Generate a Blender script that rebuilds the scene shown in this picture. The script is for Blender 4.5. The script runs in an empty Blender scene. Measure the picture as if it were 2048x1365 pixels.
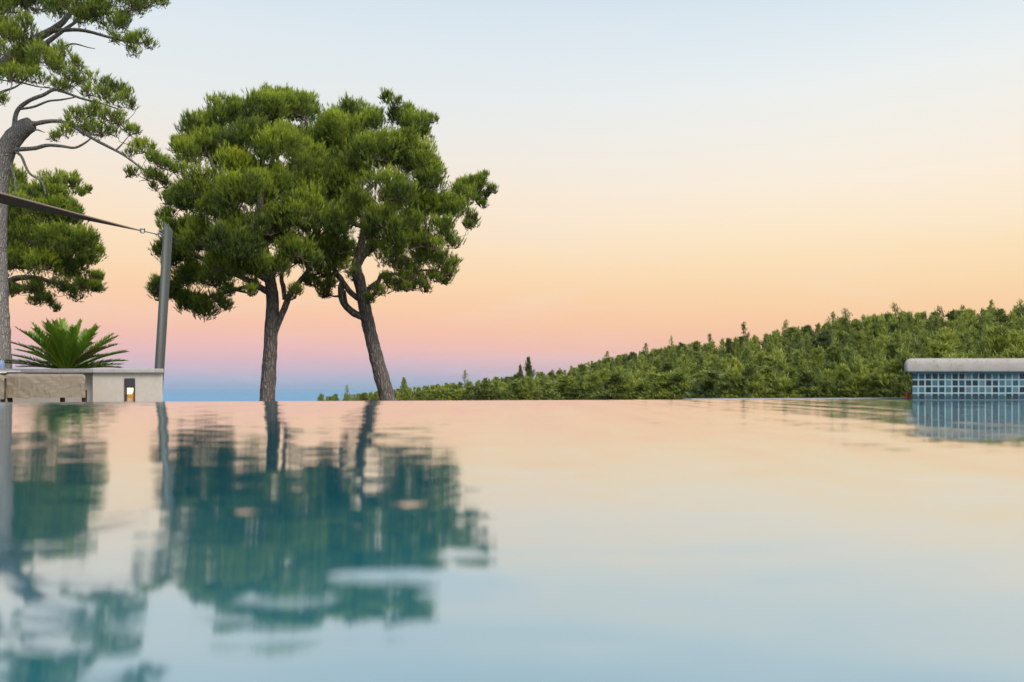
import bpy, bmesh, math, random
import numpy as np
from mathutils import Vector, Matrix, noise

random.seed(7)
RNG = np.random.default_rng(11)
scene = bpy.context.scene
COL = scene.collection

# ---------------------------------------------------------------- camera frame
F = 1593.0          # focal length in photo pixels (2048 wide)
CX, LEVEL = 1024.0, 775.0
CAM_H = 0.10        # lens just above the pool surface (z = 0)


def P(px, py, Y):
    """point of the place seen at photo pixel (px, py) at distance Y"""
    return Vector(((px - CX) * Y / F, Y, CAM_H - (py - LEVEL) * Y / F))


# ---------------------------------------------------------------- scene helpers
def tag(o, label=None, cat=None, group=None, kind=None):
    if label: o['label'] = label
    if cat: o['category'] = cat
    if group: o['group'] = group
    if kind: o['kind'] = kind
    return o


def empty(name, loc, label, cat, group=None):
    o = bpy.data.objects.new(name, None)
    o.empty_display_size = 0.2
    COL.objects.link(o)
    o.location = loc
    return tag(o, label, cat, group)


def link(name, me, mats, parent=None):
    o = bpy.data.objects.new(name, me)
    COL.objects.link(o)
    for m in (mats if isinstance(mats, (list, tuple)) else [mats]):
        me.materials.append(m)
    if parent is not None:
        o.parent = parent
        o.location = -Vector(parent.location)      # mesh data is in world space
    return o


def mesh_np(name, verts, tris, tint=None, mat_idx=None, smooth=False):
    verts = np.asarray(verts, dtype=np.float32)
    tris = np.asarray(tris, dtype=np.int32)
    n = tris.shape[1]
    me = bpy.data.meshes.new(name)
    me.vertices.add(len(verts)); me.vertices.foreach_set('co', verts.ravel())
    me.loops.add(tris.size); me.loops.foreach_set('vertex_index', tris.ravel())
    me.polygons.add(len(tris))
    me.polygons.foreach_set('loop_start', np.arange(0, tris.size, n, dtype=np.int32))
    me.polygons.foreach_set('loop_total', np.full(len(tris), n, dtype=np.int32))
    if mat_idx is not None:
        me.polygons.foreach_set('material_index', np.asarray(mat_idx, dtype=np.int32))
    if smooth:
        me.polygons.foreach_set('use_smooth', np.ones(len(tris), dtype=bool))
    if tint is not None:
        a = me.attributes.new('tint', 'FLOAT', 'POINT')
        a.data.foreach_set('value', np.asarray(tint, dtype=np.float32))
    me.update(calc_edges=True)
    me.validate()
    return me


def bm_mesh(name, bm, smooth=False):
    bmesh.ops.recalc_face_normals(bm, faces=bm.faces[:])
    me = bpy.data.meshes.new(name)
    bm.to_mesh(me); bm.free()
    if smooth:
        for p in me.polygons: p.use_smooth = True
    return me


def add_box(bm, x0, x1, y0, y1, z0, z1, bevel=0.0, seg=2):
    r = bmesh.ops.create_cube(bm, size=1.0)
    vs = r['verts']
    for v in vs:
        v.co = Vector((x0 + (v.co.x + .5) * (x1 - x0), y0 + (v.co.y + .5) * (y1 - y0), z0 + (v.co.z + .5) * (z1 - z0)))
    if bevel > 0:
        es = list({e for v in vs for e in v.link_edges})
        bmesh.ops.bevel(bm, geom=es, offset=bevel, segments=seg, profile=.6, affect='EDGES')


def prism(bm, foot, z0, z1, bevel=0.0, seg=2):
    """upright prism over a footprint polygon"""
    lo = [bm.verts.new((x, y, z0)) for x, y in foot]
    hi = [bm.verts.new((x, y, z1)) for x, y in foot]
    n = len(foot)
    fs = [bm.faces.new(lo[::-1]), bm.faces.new(hi)]
    for i in range(n):
        fs.append(bm.faces.new((lo[i], lo[(i + 1) % n], hi[(i + 1) % n], hi[i])))
    if bevel > 0:
        es = list({e for f in fs for e in f.edges})
        bmesh.ops.bevel(bm, geom=es, offset=bevel, segments=seg, profile=.5, affect='EDGES')


def smooth_path(pts, rad, step):
    """Catmull-Rom through pts with radii, sampled about every step"""
    pts = [Vector(p) for p in pts]
    if len(pts) < 3:
        return pts, list(rad)
    out, ro = [], []
    ext = [pts[0] * 2 - pts[1]] + pts + [pts[-1] * 2 - pts[-2]]
    for i in range(1, len(ext) - 2):
        p0, p1, p2, p3 = ext[i - 1:i + 3]
        n = max(2, int((p2 - p1).length / step))
        for k in range(n):
            t = k / n
            out.append(.5 * ((2 * p1) + (p2 - p0) * t + (2 * p0 - 5 * p1 + 4 * p2 - p3) * t * t + (3 * p1 - p0 - 3 * p2 + p3) * t ** 3))
            ro.append(rad[i - 1] + (rad[i] - rad[i - 1]) * t)
    out.append(pts[-1]); ro.append(rad[-1])
    return out, ro


def tube_arrays(pts, rad, sides, rough=0.0, freq=6.0):
    """vertices and quads of a tapered tube (end caps as collapsed rings)"""
    V, Q = [], []
    n = len(pts)
    t = (pts[1] - pts[0]).normalized()
    up = Vector((0, 1, 0)) if abs(t.y) < .9 else Vector((1, 0, 0))
    u = t.cross(up).normalized()
    for i in range(n):
        t = (pts[min(i + 1, n - 1)] - pts[max(i - 1, 0)]).normalized()
        u = (u - t * u.dot(t)).normalized()
        w = t.cross(u)
        for k in range(sides):
            a = 2 * math.pi * k / sides
            d = u * math.cos(a) + w * math.sin(a)
            r = rad[i]
            if rough:
                q = pts[i] + d * r
                r *= 1 + rough * noise.noise((q.x * freq, q.y * freq, q.z * freq * .35)) + rough * .6 * noise.noise((q.x * freq * 3, q.y * freq * 3, q.z * freq))
            V.append(pts[i] + d * r)
    for i in range(n - 1):
        for k in range(sides):
            a, b = i * sides + k, i * sides + (k + 1) % sides
            Q.append((a, b, b + sides, a + sides))
    for ring, p in ((0, pts[0]), (n - 1, pts[-1])):       # caps: fan quads to centre
        c = len(V); V.append(p)
        for k in range(0, sides, 2):
            a = ring * sides + k
            b = ring * sides + (k + 1) % sides
            d = ring * sides + (k + 2) % sides
            Q.append((a, b, d, c))
    return V, Q


class Tubes:
    def __init__(self): self.V, self.Q = [], []

    def add(self, pts, rad, sides=8, step=None, rough=0.0, freq=6.0):
        pts = [Vector(p) for p in pts]
        if step: pts, rad = smooth_path(pts, rad, step)
        v, q = tube_arrays(pts, rad, sides, rough, freq)
        o = len(self.V)
        self.V += v
        self.Q += [tuple(i + o for i in f) for f in q]

    def mesh(self, name, smooth=True):
        return mesh_np(name, [tuple(v) for v in self.V], self.Q, smooth=smooth)


# ---------------------------------------------------------------- material helpers
def lin(r, g, b):
    def f(c):
        c /= 255.0
        return c / 12.92 if c <= .04045 else ((c + .055) / 1.055) ** 2.4
    return (f(r), f(g), f(b), 1.0)


class NT:
    def __init__(self, name):
        self.m = bpy.data.materials.new(name)
        self.m.use_nodes = True
        self.t = self.m.node_tree
        self.t.nodes.clear()
        self.out = self.t.nodes.new('ShaderNodeOutputMaterial')

    def n(self, typ, **kw):
        nd = self.t.nodes.new(typ)
        for k, v in kw.items():
            if k.startswith('i_'):
                key = k[2:]
                s = nd.inputs[int(key)] if key.isdigit() else nd.inputs[key.replace('_', ' ')]
                self.put(s, v)
            else:
                setattr(nd, k, v)
        return nd

    def put(self, s, v):
        if isinstance(v, bpy.types.NodeSocket): self.t.links.new(v, s)
        else:
            if s.type == 'RGBA' and hasattr(v, '__len__') and len(v) == 3: v = (*v, 1.0)
            s.default_value = v

    def math(self, op, a, b=None, c=None, clamp=False):
        nd = self.n('ShaderNodeMath', operation=op, use_clamp=clamp)
        self.put(nd.inputs[0], a)
        if b is not None: self.put(nd.inputs[1], b)
        if c is not None: self.put(nd.inputs[2], c)
        return nd.outputs[0]

    def ramp(self, fac, stops, interp='LINEAR'):
        nd = self.n('ShaderNodeValToRGB')
        cr = nd.color_ramp
        cr.interpolation = interp
        while len(cr.elements) < len(stops): cr.elements.new(.5)
        for e, (p, c) in zip(cr.elements, stops):
            e.position = p; e.color = c if len(c) == 4 else (*c, 1)
        self.put(nd.inputs[0], fac)
        return nd.outputs[0]

    def noise(self, vec, scale, detail=4, rough=.55, dist=0.0):
        nd = self.n('ShaderNodeTexNoise')
        self.put(nd.inputs['Vector'], vec)
        nd.inputs['Scale'].default_value = scale
        nd.inputs['Detail'].default_value = detail
        nd.inputs['Roughness'].default_value = rough
        nd.inputs['Distortion'].default_value = dist
        return nd

    def mapping(self, vec, scale=(1, 1, 1), loc=(0, 0, 0)):
        nd = self.n('ShaderNodeMapping')
        self.put(nd.inputs['Vector'], vec)
        nd.inputs['Scale'].default_value = scale
        nd.inputs['Location'].default_value = loc
        return nd.outputs[0]

    def geo(self): return self.n('ShaderNodeNewGeometry').outputs['Position']

    def mix(self, fac, a, b):
        nd = self.n('ShaderNodeMix', data_type='RGBA')
        self.put(nd.inputs[0], fac); self.put(nd.inputs[6], a); self.put(nd.inputs[7], b)
        return nd.outputs[2]

    def bump(self, h, strength, dist):
        nd = self.n('ShaderNodeBump')
        self.put(nd.inputs['Height'], h)
        nd.inputs['Strength'].default_value = strength
        nd.inputs['Distance'].default_value = dist
        return nd.outputs[0]

    def principled(self, color, rough=.6, normal=None, metal=0.0, spec=.4):
        b = self.n('ShaderNodeBsdfPrincipled')
        self.put(b.inputs['Base Color'], color)
        self.put(b.inputs['Roughness'], rough)
        self.put(b.inputs['Metallic'], metal)
        self.put(b.inputs['Specular IOR Level'], spec)
        if normal is not None: self.put(b.inputs['Normal'], normal)
        self.t.links.new(b.outputs[0], self.out.inputs[0])
        return b


def mat_simple(name, color, rough=.6, var=.15, scale=20, metal=0.0, bump=.2, bdist=.002, spec=.4):
    t = NT(name)
    g = t.geo()
    n = t.noise(g, scale, 5)
    c0 = [max(0, c * (1 - var)) for c in color[:3]] + [1]
    c1 = [min(1, c * (1 + var)) for c in color[:3]] + [1]
    col = t.ramp(n.outputs[0], [(.3, c0), (.7, c1)])
    t.principled(col, rough, t.bump(n.outputs[0], bump, bdist), metal, spec)
    return t.m


def mat_foliage(name, stops, transl=.3, vary=.0):
    t = NT(name)
    a = t.n('ShaderNodeAttribute', attribute_name='tint')
    oi = t.n('ShaderNodeObjectInfo')
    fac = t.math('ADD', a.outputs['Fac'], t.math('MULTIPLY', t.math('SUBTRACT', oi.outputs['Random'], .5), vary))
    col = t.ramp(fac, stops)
    d = t.n('ShaderNodeBsdfDiffuse', i_Color=col)
    tr = t.n('ShaderNodeBsdfTranslucent', i_Color=col)
    mx = t.n('ShaderNodeMixShader', i_0=transl)
    t.t.links.new(d.outputs[0], mx.inputs[1]); t.t.links.new(tr.outputs[0], mx.inputs[2])
    gl = t.n('ShaderNodeBsdfGlossy', i_Color=(.9, .95, .9, 1), i_Roughness=.5)
    m2 = t.n('ShaderNodeMixShader', i_0=.03)
    t.t.links.new(mx.outputs[0], m2.inputs[1]); t.t.links.new(gl.outputs[0], m2.inputs[2])
    t.t.links.new(m2.outputs[0], t.out.inputs[0])
    return t.m


def mat_bark(name, dark, mid, light, scale=1.0):
    t = NT(name)
    g = t.geo()
    v = t.mapping(g, (14 * scale, 14 * scale, 4.0 * scale))
    vo = t.n('ShaderNodeTexVoronoi', feature='DISTANCE_TO_EDGE')
    nz = t.noise(g, 5 * scale, 4)
    wob = t.n('ShaderNodeVectorMath', operation='MULTIPLY_ADD')
    t.put(wob.inputs[0], nz.outputs['Color']); wob.inputs[1].default_value = (1.6, 1.6, 1.6); t.put(wob.inputs[2], v)
    t.put(vo.inputs['Vector'], wob.outputs[0]); vo.inputs['Scale'].default_value = 1.0
    plate = t.math('MULTIPLY', vo.outputs[0], 3.0, clamp=True)
    fine = t.noise(t.mapping(g, (60, 60, 20)), scale, 5)
    h = t.math('ADD', plate, t.math('MULTIPLY', fine.outputs[0], .5))
    big = t.noise(g, 2.0, 3)
    c = t.ramp(t.math('MULTIPLY', h, .7), [(.0, dark), (.35, mid), (.9, light)])
    c = t.mix(t.math('MULTIPLY', big.outputs[0], .35), c, mid)
    t.principled(c, .9, t.bump(h, .9, .02), spec=.1)
    return t.m


# ---------------------------------------------------------------- materials
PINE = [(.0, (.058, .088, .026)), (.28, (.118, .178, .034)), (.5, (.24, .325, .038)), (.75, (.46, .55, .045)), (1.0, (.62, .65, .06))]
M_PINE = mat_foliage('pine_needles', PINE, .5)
HILL = [(.0, (.075, .105, .045)), (.3, (.18, .235, .070)), (.55, (.30, .355, .080)), (.8, (.44, .49, .09)), (1.0, (.55, .58, .11))]
M_HILL = mat_foliage('woodland_needles', HILL, .45, .52)
M_YOUNG = mat_foliage('young_pine_needles', HILL, .45, .10)
M_CYCAD = mat_foliage('cycad_leaflets', [(.0, (.04, .08, .018)), (.4, (.16, .31, .028)), (.7, (.32, .46, .035)), (1.0, (.45, .46, .08))], .4)
M_BARK = mat_bark('pine_bark', (.045, .038, .036), (.13, .112, .102), (.25, .225, .21))
M_BARK2 = mat_bark('grey_pine_bark', (.09, .084, .08), (.25, .235, .225), (.40, .385, .37), 1.9)
M_TWIG = mat_simple('twig_bark', (.15, .105, .08), .9, .3, 12, bump=.4)
M_GROUND = mat_simple('scrub_soil', (.055, .052, .03), .95, .5, .6, bump=.6, bdist=.1)
M_DECK = mat_simple('terrace_stone', (.32, .29, .25), .8, .15, 6)


def mat_plaster(name, color):
    t = NT(name)
    g = t.geo()
    n = t.noise(g, 14, 5)
    st = t.noise(t.mapping(g, (9, 9, 1.6)), 1.0, 5, .6)
    big = t.noise(g, 2.2, 3)
    c0 = [c * .93 for c in color]; c1 = [min(1, c * 1.05) for c in color]
    col = t.ramp(n.outputs[0], [(.3, c0), (.7, c1)])
    col = t.mix(t.ramp(st.outputs[0], [(.52, (0, 0, 0)), (.75, (.35, .35, .35))]), col, [c * .72 for c in color])
    col = t.mix(t.ramp(big.outputs[0], [(.45, (0, 0, 0)), (.7, (.3, .3, .3))]), col, [color[0] * .95, color[1] * .85, color[2] * .72])
    t.principled(col, .9, t.bump(n.outputs[0], .35, .003), spec=.2)
    return t.m


M_PLASTER = mat_plaster('cream_plaster', (.56, .53, .475))
M_PLASTER_SHADED = mat_simple('shaded_plaster', (.46, .44, .41), .9, .07, 14, bump=.35, bdist=.003)  # wall plaster toned down, painting in the shade on the set-back panel
M_COPING = None
M_POST = mat_simple('post_paint', (.056, .066, .063), .5, .05, 30, bump=.05, spec=.5)
M_SAIL = mat_simple('sail_fabric', (.055, .042, .032), .85, .15, 120, bump=.2)
M_SAILHEM = mat_simple('sail_hem', (.26, .21, .17), .85, .1, 120, bump=.2)
M_STEEL = mat_simple('stainless_steel', (.55, .55, .56), .3, .05, 30, metal=.9, bump=.02)
M_FRAME = mat_simple('bronze_frame', (.055, .05, .055), .5, .1, 40, bump=.05)
M_LEG = mat_simple('dark_red_brown_wood', (.035, .016, .014), .6, .2, 30)
M_RED = mat_simple('red_plastic', (.75, .06, .02), .5, .05, 30, bump=.0)
M_WHITEMETAL = mat_simple('white_painted_metal', (.8, .8, .82), .4, .03, 30, bump=.0)


def make_coping_mat(name, base, blot, dark):
    t = NT(name)
    g = t.geo()
    n1 = t.noise(g, 7, 5, .6)
    n2 = t.noise(g, 40, 6, .7)
    c = t.ramp(n1.outputs[0], [(.35, base), (.65, blot)])
    c = t.mix(t.ramp(n2.outputs[0], [(.56, (0, 0, 0)), (.68, (1, 1, 1))]), c, dark)
    t.principled(c, .85, t.bump(n2.outputs[0], .5, .004), spec=.2)
    return t.m


M_COPE_A = make_coping_mat('weathered_coping', (.23, .24, .24, 1), (.32, .32, .31, 1), (.14, .14, .14, 1))
M_COPE_B = make_coping_mat('pale_coping', (.48, .47, .44, 1), (.40, .40, .38, 1), (.24, .23, .22, 1))
M_SPACOPE = make_coping_mat('spa_coping', (.41, .375, .345, 1), (.47, .435, .405, 1), (.21, .19, .175, 1))


def make_cloth():
    t = NT('taupe_cover_cloth')
    g = t.geo()
    w = t.noise(t.mapping(g, (5, 5, 9)), 1.6, 5, .6, .8)
    f = t.noise(g, 260, 2)
    c = t.ramp(w.outputs[0], [(.3, (.275, .235, .18)), (.7, (.315, .27, .21))])
    h = t.math('ADD', w.outputs[0], t.math('MULTIPLY', f.outputs[0], .03))
    t.principled(c, .8, t.bump(h, .25, .02), spec=.2)
    return t.m


M_CLOTH = make_cloth()


def make_mosaic(pitch, x0, z0):
    """glass mosaic: grout grid with a random blue-grey per tile"""
    t = NT('glass_mosaic')
    sep = t.n('ShaderNodeSeparateXYZ'); t.put(sep.inputs[0], t.geo())
    u = t.math('DIVIDE', t.math('SUBTRACT', sep.outputs[0], x0), pitch)
    v = t.math('DIVIDE', t.math('SUBTRACT', sep.outputs[2], z0), pitch)
    wn = t.n('ShaderNodeTexWhiteNoise', noise_dimensions='2D')
    cmb = t.n('ShaderNodeCombineXYZ')
    t.put(cmb.inputs[0], t.math('FLOOR', u)); t.put(cmb.inputs[1], t.math('FLOOR', v))
    t.put(wn.inputs['Vector'], cmb.outputs[0])
    stops = [(.0, (.012, .035, .048)), (.14, (.03, .034, .055)), (.28, (.02, .075, .10)), (.42, (.07, .15, .185)), (.55, (.045, .10, .15)),
             (.68, (.11, .20, .26)), (.80, (.14, .19, .23)), (.90, (.03, .055, .09)), (.96, (.15, .27, .31))]
    stops = [(p, (c[0] * .38, c[1] * .70, c[2] * .82) if sum(c) < .4 else (c[0] * .72, c[1] * .88, c[2] * .92)) for p, c in stops]
    nd = t.ramp(wn.outputs['Value'], stops, 'CONSTANT')
    fu = t.math('ABSOLUTE', t.math('SUBTRACT', t.math('FRACT', u), .5))
    fv = t.math('ABSOLUTE', t.math('SUBTRACT', t.math('FRACT', v), .5))
    mx = t.math('MAXIMUM', fu, fv)
    grout = t.ramp(mx, [(.385, (0, 0, 0)), (.41, (1, 1, 1))])
    gn = t.noise(t.geo(), 35, 3)
    gcol = t.ramp(gn.outputs[0], [(.3, (.30, .43, .46)), (.7, (.39, .53, .555))])
    c = t.mix(grout, nd, gcol)
    r = t.math('ADD', t.math('MULTIPLY', grout, .5), .18)
    wl = t.math('ADD', sep.outputs[2], t.math('MULTIPLY', t.math('SUBTRACT', t.noise(t.geo(), 26, 2).outputs[0], .5), .022))
    wet = t.ramp(t.math('MULTIPLY', wl, 10.0), [(.30, (1, 1, 1)), (.48, (0, 0, 0))])
    c = t.mix(t.math('MULTIPLY', wet, .72), c, (.015, .05, .075))
    t.principled(c, r, t.bump(t.math('SUBTRACT', 1.0, grout), .6, .003), spec=.22)
    return t.m


def make_water():
    t = NT('pool_water')
    geo = t.geo()
    sep = t.n('ShaderNodeSeparateXYZ'); t.put(sep.inputs[0], geo)
    X, Y = sep.outputs[0], sep.outputs[1]

    def sstep(v, a, b):
        nd = t.n('ShaderNodeMapRange', interpolation_type='SMOOTHSTEP')
        t.put(nd.inputs[0], v); nd.inputs[1].default_value = a; nd.inputs[2].default_value = b
        return nd.outputs[0]
    # mean slope of the ripple faces that turn towards the open pool; sheltered, flat water by the tiled wall
    shelter = t.math('MULTIPLY', sstep(t.math('SUBTRACT', X, t.math('MULTIPLY', Y, .497)), -.025, .06), sstep(Y, 1.2, 1.75))
    lee = t.math('SUBTRACT', 1.0, shelter)
    tilt = t.math('MULTIPLY', lee, TILT)
    # ripples
    n1 = t.noise(t.mapping(geo, (2.6, 9.0, 1)), 1.0, 3, .55)
    n2 = t.noise(t.mapping(geo, (.9, 2.2, 1), (3, 7, 0)), 1.0, 2, .5)
    n3 = t.noise(t.mapping(geo, (6.5, .55, 1), (1, 2, 0)), 1.0, 4, .6)
    sy = t.math('MULTIPLY', t.math('SUBTRACT', n1.outputs[0], .5), .045)
    sy = t.math('ADD', sy, t.math('MULTIPLY', t.math('SUBTRACT', n2.outputs[0], .5), .008))
    sy = t.math('ADD', sy, t.math('MULTIPLY', t.math('SUBTRACT', n3.outputs[0], .5), .05))
    n4 = t.noise(t.mapping(geo, (9, 38, 1), (5, 1, 0)), 1.0, 2, .5)
    sy = t.math('ADD', sy, t.math('MULTIPLY', t.math('SUBTRACT', n4.outputs[0], .5), .08))
    sx = t.math('MULTIPLY', t.math('SUBTRACT', n3.outputs[0], .5), .02)
    # one low swell crossing the pool near the camera
    wp = t.math('MULTIPLY', t.math('SUBTRACT', t.noise(t.mapping(geo, (14, 3, 1), (2, 0, 0)), 1.0, 2, .5).outputs[0], .5), .10)
    Yw = t.math('ADD', Y, wp)
    band = t.math('MULTIPLY', sstep(Yw, .365, .395), t.math('SUBTRACT', 1.0, sstep(Yw, .405, .44)))
    patch = t.noise(t.mapping(geo, (6, 14, 1), (.35, 0, 0)), 1.0, 2, .5)
    band = t.math('MULTIPLY', band, t.math('MULTIPLY', sstep(X, -.15, -.10), t.math('SUBTRACT', 1.0, sstep(X, -.04, .02))))
    sy = t.math('SUBTRACT', sy, t.math('MULTIPLY', t.math('MULTIPLY', band, sstep(patch.outputs[0], .30, .48)), .085))
    for (bx, by, br, bd, amp) in ((-.213, .637, .013, .016, .055), (-.088, .678, .014, .016, .05)):     # two tiny dimples
        ex = t.math('POWER', t.math('DIVIDE', t.math('SUBTRACT', X, bx), br), 2)
        ey = t.math('POWER', t.math('DIVIDE', t.math('SUBTRACT', Y, by), bd), 2)
        gs = t.math('MULTIPLY', t.math('EXPONENT', t.math('MULTIPLY', t.math('ADD', ex, ey), -1.0)), amp)
        sy = t.math('ADD', sy, gs)
    ny = t.math('SUBTRACT', sy, tilt)
    cmb = t.n('ShaderNodeCombineXYZ')
    t.put(cmb.inputs[0], sx); t.put(cmb.inputs[1], ny); cmb.inputs[2].default_value = 1.0
    nrm = t.n('ShaderNodeVectorMath', operation='NORMALIZE'); t.put(nrm.inputs[0], cmb.outputs[0])
    N = nrm.outputs[0]
    inc = t.n('ShaderNodeNewGeometry').outputs['Incoming']
    dt = t.n('ShaderNodeVectorMath', operation='DOT_PRODUCT'); t.put(dt.inputs[0], inc); t.put(dt.inputs[1], N)
    refl = t.ramp(dt.outputs['Value'], [(.0, (.97,) * 3), (.06, (.90,) * 3), (.15, (.77,) * 3), (.27, (.60,) * 3), (.34, (.52,) * 3), (.45, (.44,) * 3), (.8, (.25,) * 3), (1.0, (.12,) * 3)])
    body = t.n('ShaderNodeBsdfDiffuse', i_Color=(.0, .19, .265, 1))
    gl = t.n('ShaderNodeBsdfGlossy', i_Color=(1, 1, 1, 1), i_Roughness=.05)
    t.put(gl.inputs['Normal'], N)
    mx = t.n('ShaderNodeMixShader')
    t.put(mx.inputs[0], refl)
    t.t.links.new(body.outputs[0], mx.inputs[1]); t.t.links.new(gl.outputs[0], mx.inputs[2])
    t.t.links.new(mx.outputs[0], t.out.inputs[0])
    return t.m


TILT = 0.029


def make_sea():
    t = NT('sea_water')
    n = t.noise(t.mapping(t.geo(), (.004, .02, 1)), 1.0, 4)
    t.principled(t.mix(n.outputs[0], (.18, .35, .50), (.20, .38, .53)), .6, spec=.0)
    return t.m


# ================================================================ SETTING
def smoothstep(a, b, x):
    t = np.clip((x - a) / (b - a), 0, 1)
    return t * t * (3 - 2 * t)


SKY_U = [500, 640, 750, 850, 950, 1050, 1100, 1200, 1300, 1345, 1440, 1500, 1560, 1650, 1690, 1790, 1880, 1960, 2048, 2500, 3500]
SKY_Y = [815, 799, 786, 774, 764, 750, 745, 722, 702, 695, 683, 676, 664, 649, 641, 630, 626, 623, 615, 592, 582]


def skyline(u): return np.interp(u, SKY_U, SKY_Y)
def ridge_r(u): return np.interp(u, [500, 640, 1050, 1400, 1440, 2048, 3500], [230, 210, 170, 135, 125, 95, 90])
def front_r(u): return np.interp(u, [500, 640, 1050, 1400, 1440, 2048, 3500], [110, 95, 80, 64, 56, 44, 40])
def tree_h(u): return np.interp(u, [500, 700, 1440, 2048], [4.5, 5.0, 6.5, 7.0])


def ground_z(X, Y):
    X = np.asarray(X, float); Y = np.asarray(Y, float)
    R = np.hypot(X, Y)
    base = -0.9 - 0.075 * np.maximum(0, Y - 8) - 0.05 * np.maximum(0, -X - 15)
    base = np.maximum(base, -64)
    Ys = np.maximum(Y, 1.0)
    u = CX + F * X / Ys
    u = np.where(Y < 1.0, 4000, u)
    rr, fr = ridge_r(u), front_r(u)
    zr = CAM_H + (LEVEL - skyline(u)) * rr / F - tree_h(u) * .92
    zf = -5.2
    k = np.clip((Ys - fr) / (rr - fr), 0, 1)
    hill = zf + (zr - zf) * (k * .85 + .15 * k * k) - np.maximum(0, Ys - rr) * .12
    near = -0.9 - (4.3) * smoothstep(8, 42, Ys)
    hill = np.where(Ys < fr, np.maximum(near, zf), hill)
    w = smoothstep(540, 660, u) * smoothstep(5, 14, Y)
    z = base * (1 - w) + hill * w
    return np.maximum(z, -64) + np.where(Y > 900, -30 * smoothstep(900, 1600, Ys), 0)


def build_ground():
    def axis(lo, hi, n, p):
        t = np.linspace(-1, 1, n)
        v = np.sign(t) * np.abs(t) ** p
        return np.where(v < 0, -v * lo, v * hi)
    xs = axis(-2200, 2200, 181, 3.0)
    ys = np.concatenate([np.linspace(-120, 0, 6), np.linspace(4, 60, 40), np.linspace(62, 260, 80), np.geomspace(270, 2200, 24)])
    XX, YY = np.meshgrid(xs, ys)
    ZZ = ground_z(XX, YY)
    ZZ += np.where(YY > 30, .35 * np.sin(XX * .21 + 1.3 * np.sin(YY * .13)) * np.sin(YY * .17), 0)
    ZZ = np.where((np.abs(XX) < 14) & (YY < 9), np.minimum(ZZ, -.9), ZZ)
    nx, ny = len(xs), len(ys)
    V = np.stack([XX, YY, ZZ], -1).reshape(-1, 3)
    i, j = np.meshgrid(np.arange(nx - 1), np.arange(ny - 1))
    a = (j * nx + i).ravel()
    Q = np.stack([a, a + 1, a + 1 + nx, a + nx], 1)
    return tag(link('ground', mesh_np('ground', V, Q, smooth=True), M_GROUND), kind='structure')


build_ground()

bm = bmesh.new()
bmesh.ops.create_circle(bm, cap_ends=True, segments=256, radius=34000)
for v in bm.verts: v.co.z = -60
tag(link('sea', bm_mesh('sea', bm), make_sea()), kind='structure')

# pool: the far edge is skewed a little, nearer on the left
E0 = Vector((-3.41, 5.31)); E1 = Vector((3.46, 6.93))
ED = (E1 - E0).normalized()
EN = Vector((-ED.y, ED.x))


def edge_pt(s, off=0.0):
    q = E0 + ED * s + EN * off
    return (q.x, q.y)


LEN = (E1 - E0).length
bm = bmesh.new()
foot = [(-9, -4), (9, -4), edge_pt(LEN + 7), edge_pt(-7)]
vs = [bm.verts.new((x, y, 0)) for x, y in foot]
bm.faces.new(vs)
bmesh.ops.subdivide_edges(bm, edges=bm.edges[:], cuts=3, use_grid_fill=True)
tag(link('water', bm_mesh('water', bm), make_water()), kind='structure')

M_EDGE = make_coping_mat('wet_edge_stone', (.42, .42, .46, 1), (.36, .37, .40, 1), (.25, .26, .28, 1))
edge = empty('pool_edge', (0, 6.1, -.9), 'long straight overflow edge of the pool in front of the wooded hill', 'pool edge')
bm = bmesh.new()
prism(bm, [edge_pt(-7, .004), edge_pt(LEN + 7, .004), edge_pt(LEN + 7, .17), edge_pt(-7, .17)], -1.0, -.004)
link('overflow_wall', bm_mesh('overflow_wall', bm), M_EDGE, edge)
bm = bmesh.new()
s1 = 5.0
prism(bm, [edge_pt(s1, .006), edge_pt(LEN + 7, .006), edge_pt(LEN + 7, .16), edge_pt(s1, .16)], -.002, .007, .002)
link('lip', bm_mesh('lip', bm), M_EDGE, edge)

# lower terrace beyond the left part of the edge
bm = bmesh.new()
prism(bm, [(-14, 3.0), edge_pt(-1.0, .2), edge_pt(1.6, .2), (-3.0, 9.6), (-14, 9.6)], -.95, -.42)
tag(link('terrace', bm_mesh('terrace', bm), M_DECK), kind='structure')

# ================================================================ RAISED TILED BLOCK (right)
SY = 6.2
PITCH = 13.4 * SY / F
sx0 = (1825 - CX) * SY / F
zc0 = CAM_H - (745 - LEVEL) * SY / F
zc1 = CAM_H - (717 - LEVEL) * SY / F
spa = empty('raised_pool_wall', (sx0 + 1.2, SY + .4, 0), 'raised wall of blue grey glass mosaic tiles under a rounded stone coping', 'pool wall')
bm = bmesh.new()
prism(bm, [(sx0, SY), (sx0 + 3.2, SY), (sx0 + 3.2, SY + 1.9), (sx0 + 1.25, SY + 1.9)], -.8, zc0 + .002)
link('tiled_face', bm_mesh('tiled_face', bm), make_mosaic(PITCH, sx0 - PITCH * .12, zc0 - PITCH * .10), spa)
cx0 = (1807 - CX) * (SY - .05) / F
bm = bmesh.new()
prism(bm, [(cx0, SY - .05), (cx0 + 3.4, SY - .05), (cx0 + 3.4, SY + 2.0), (cx0 + 1.3, SY + 2.0)], zc0, zc1)
es = [e for e in bm.edges if all(v.co.z > zc1 - .001 for v in e.verts)]
es += [e for e in bm.edges if abs(e.verts[0].co.x - e.verts[1].co.x) < 1e-4 and abs(e.verts[0].co.y - e.verts[1].co.y) < 1e-4]
bmesh.ops.bevel(bm, geom=es, offset=.048, segments=6, profile=.5, affect='EDGES')
es = [e for e in bm.edges if all(abs(v.co.z - zc0) < 1e-4 for v in e.verts)]
bmesh.ops.bevel(bm, geom=es, offset=.012, segments=3, profile=.5, affect='EDGES')
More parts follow.
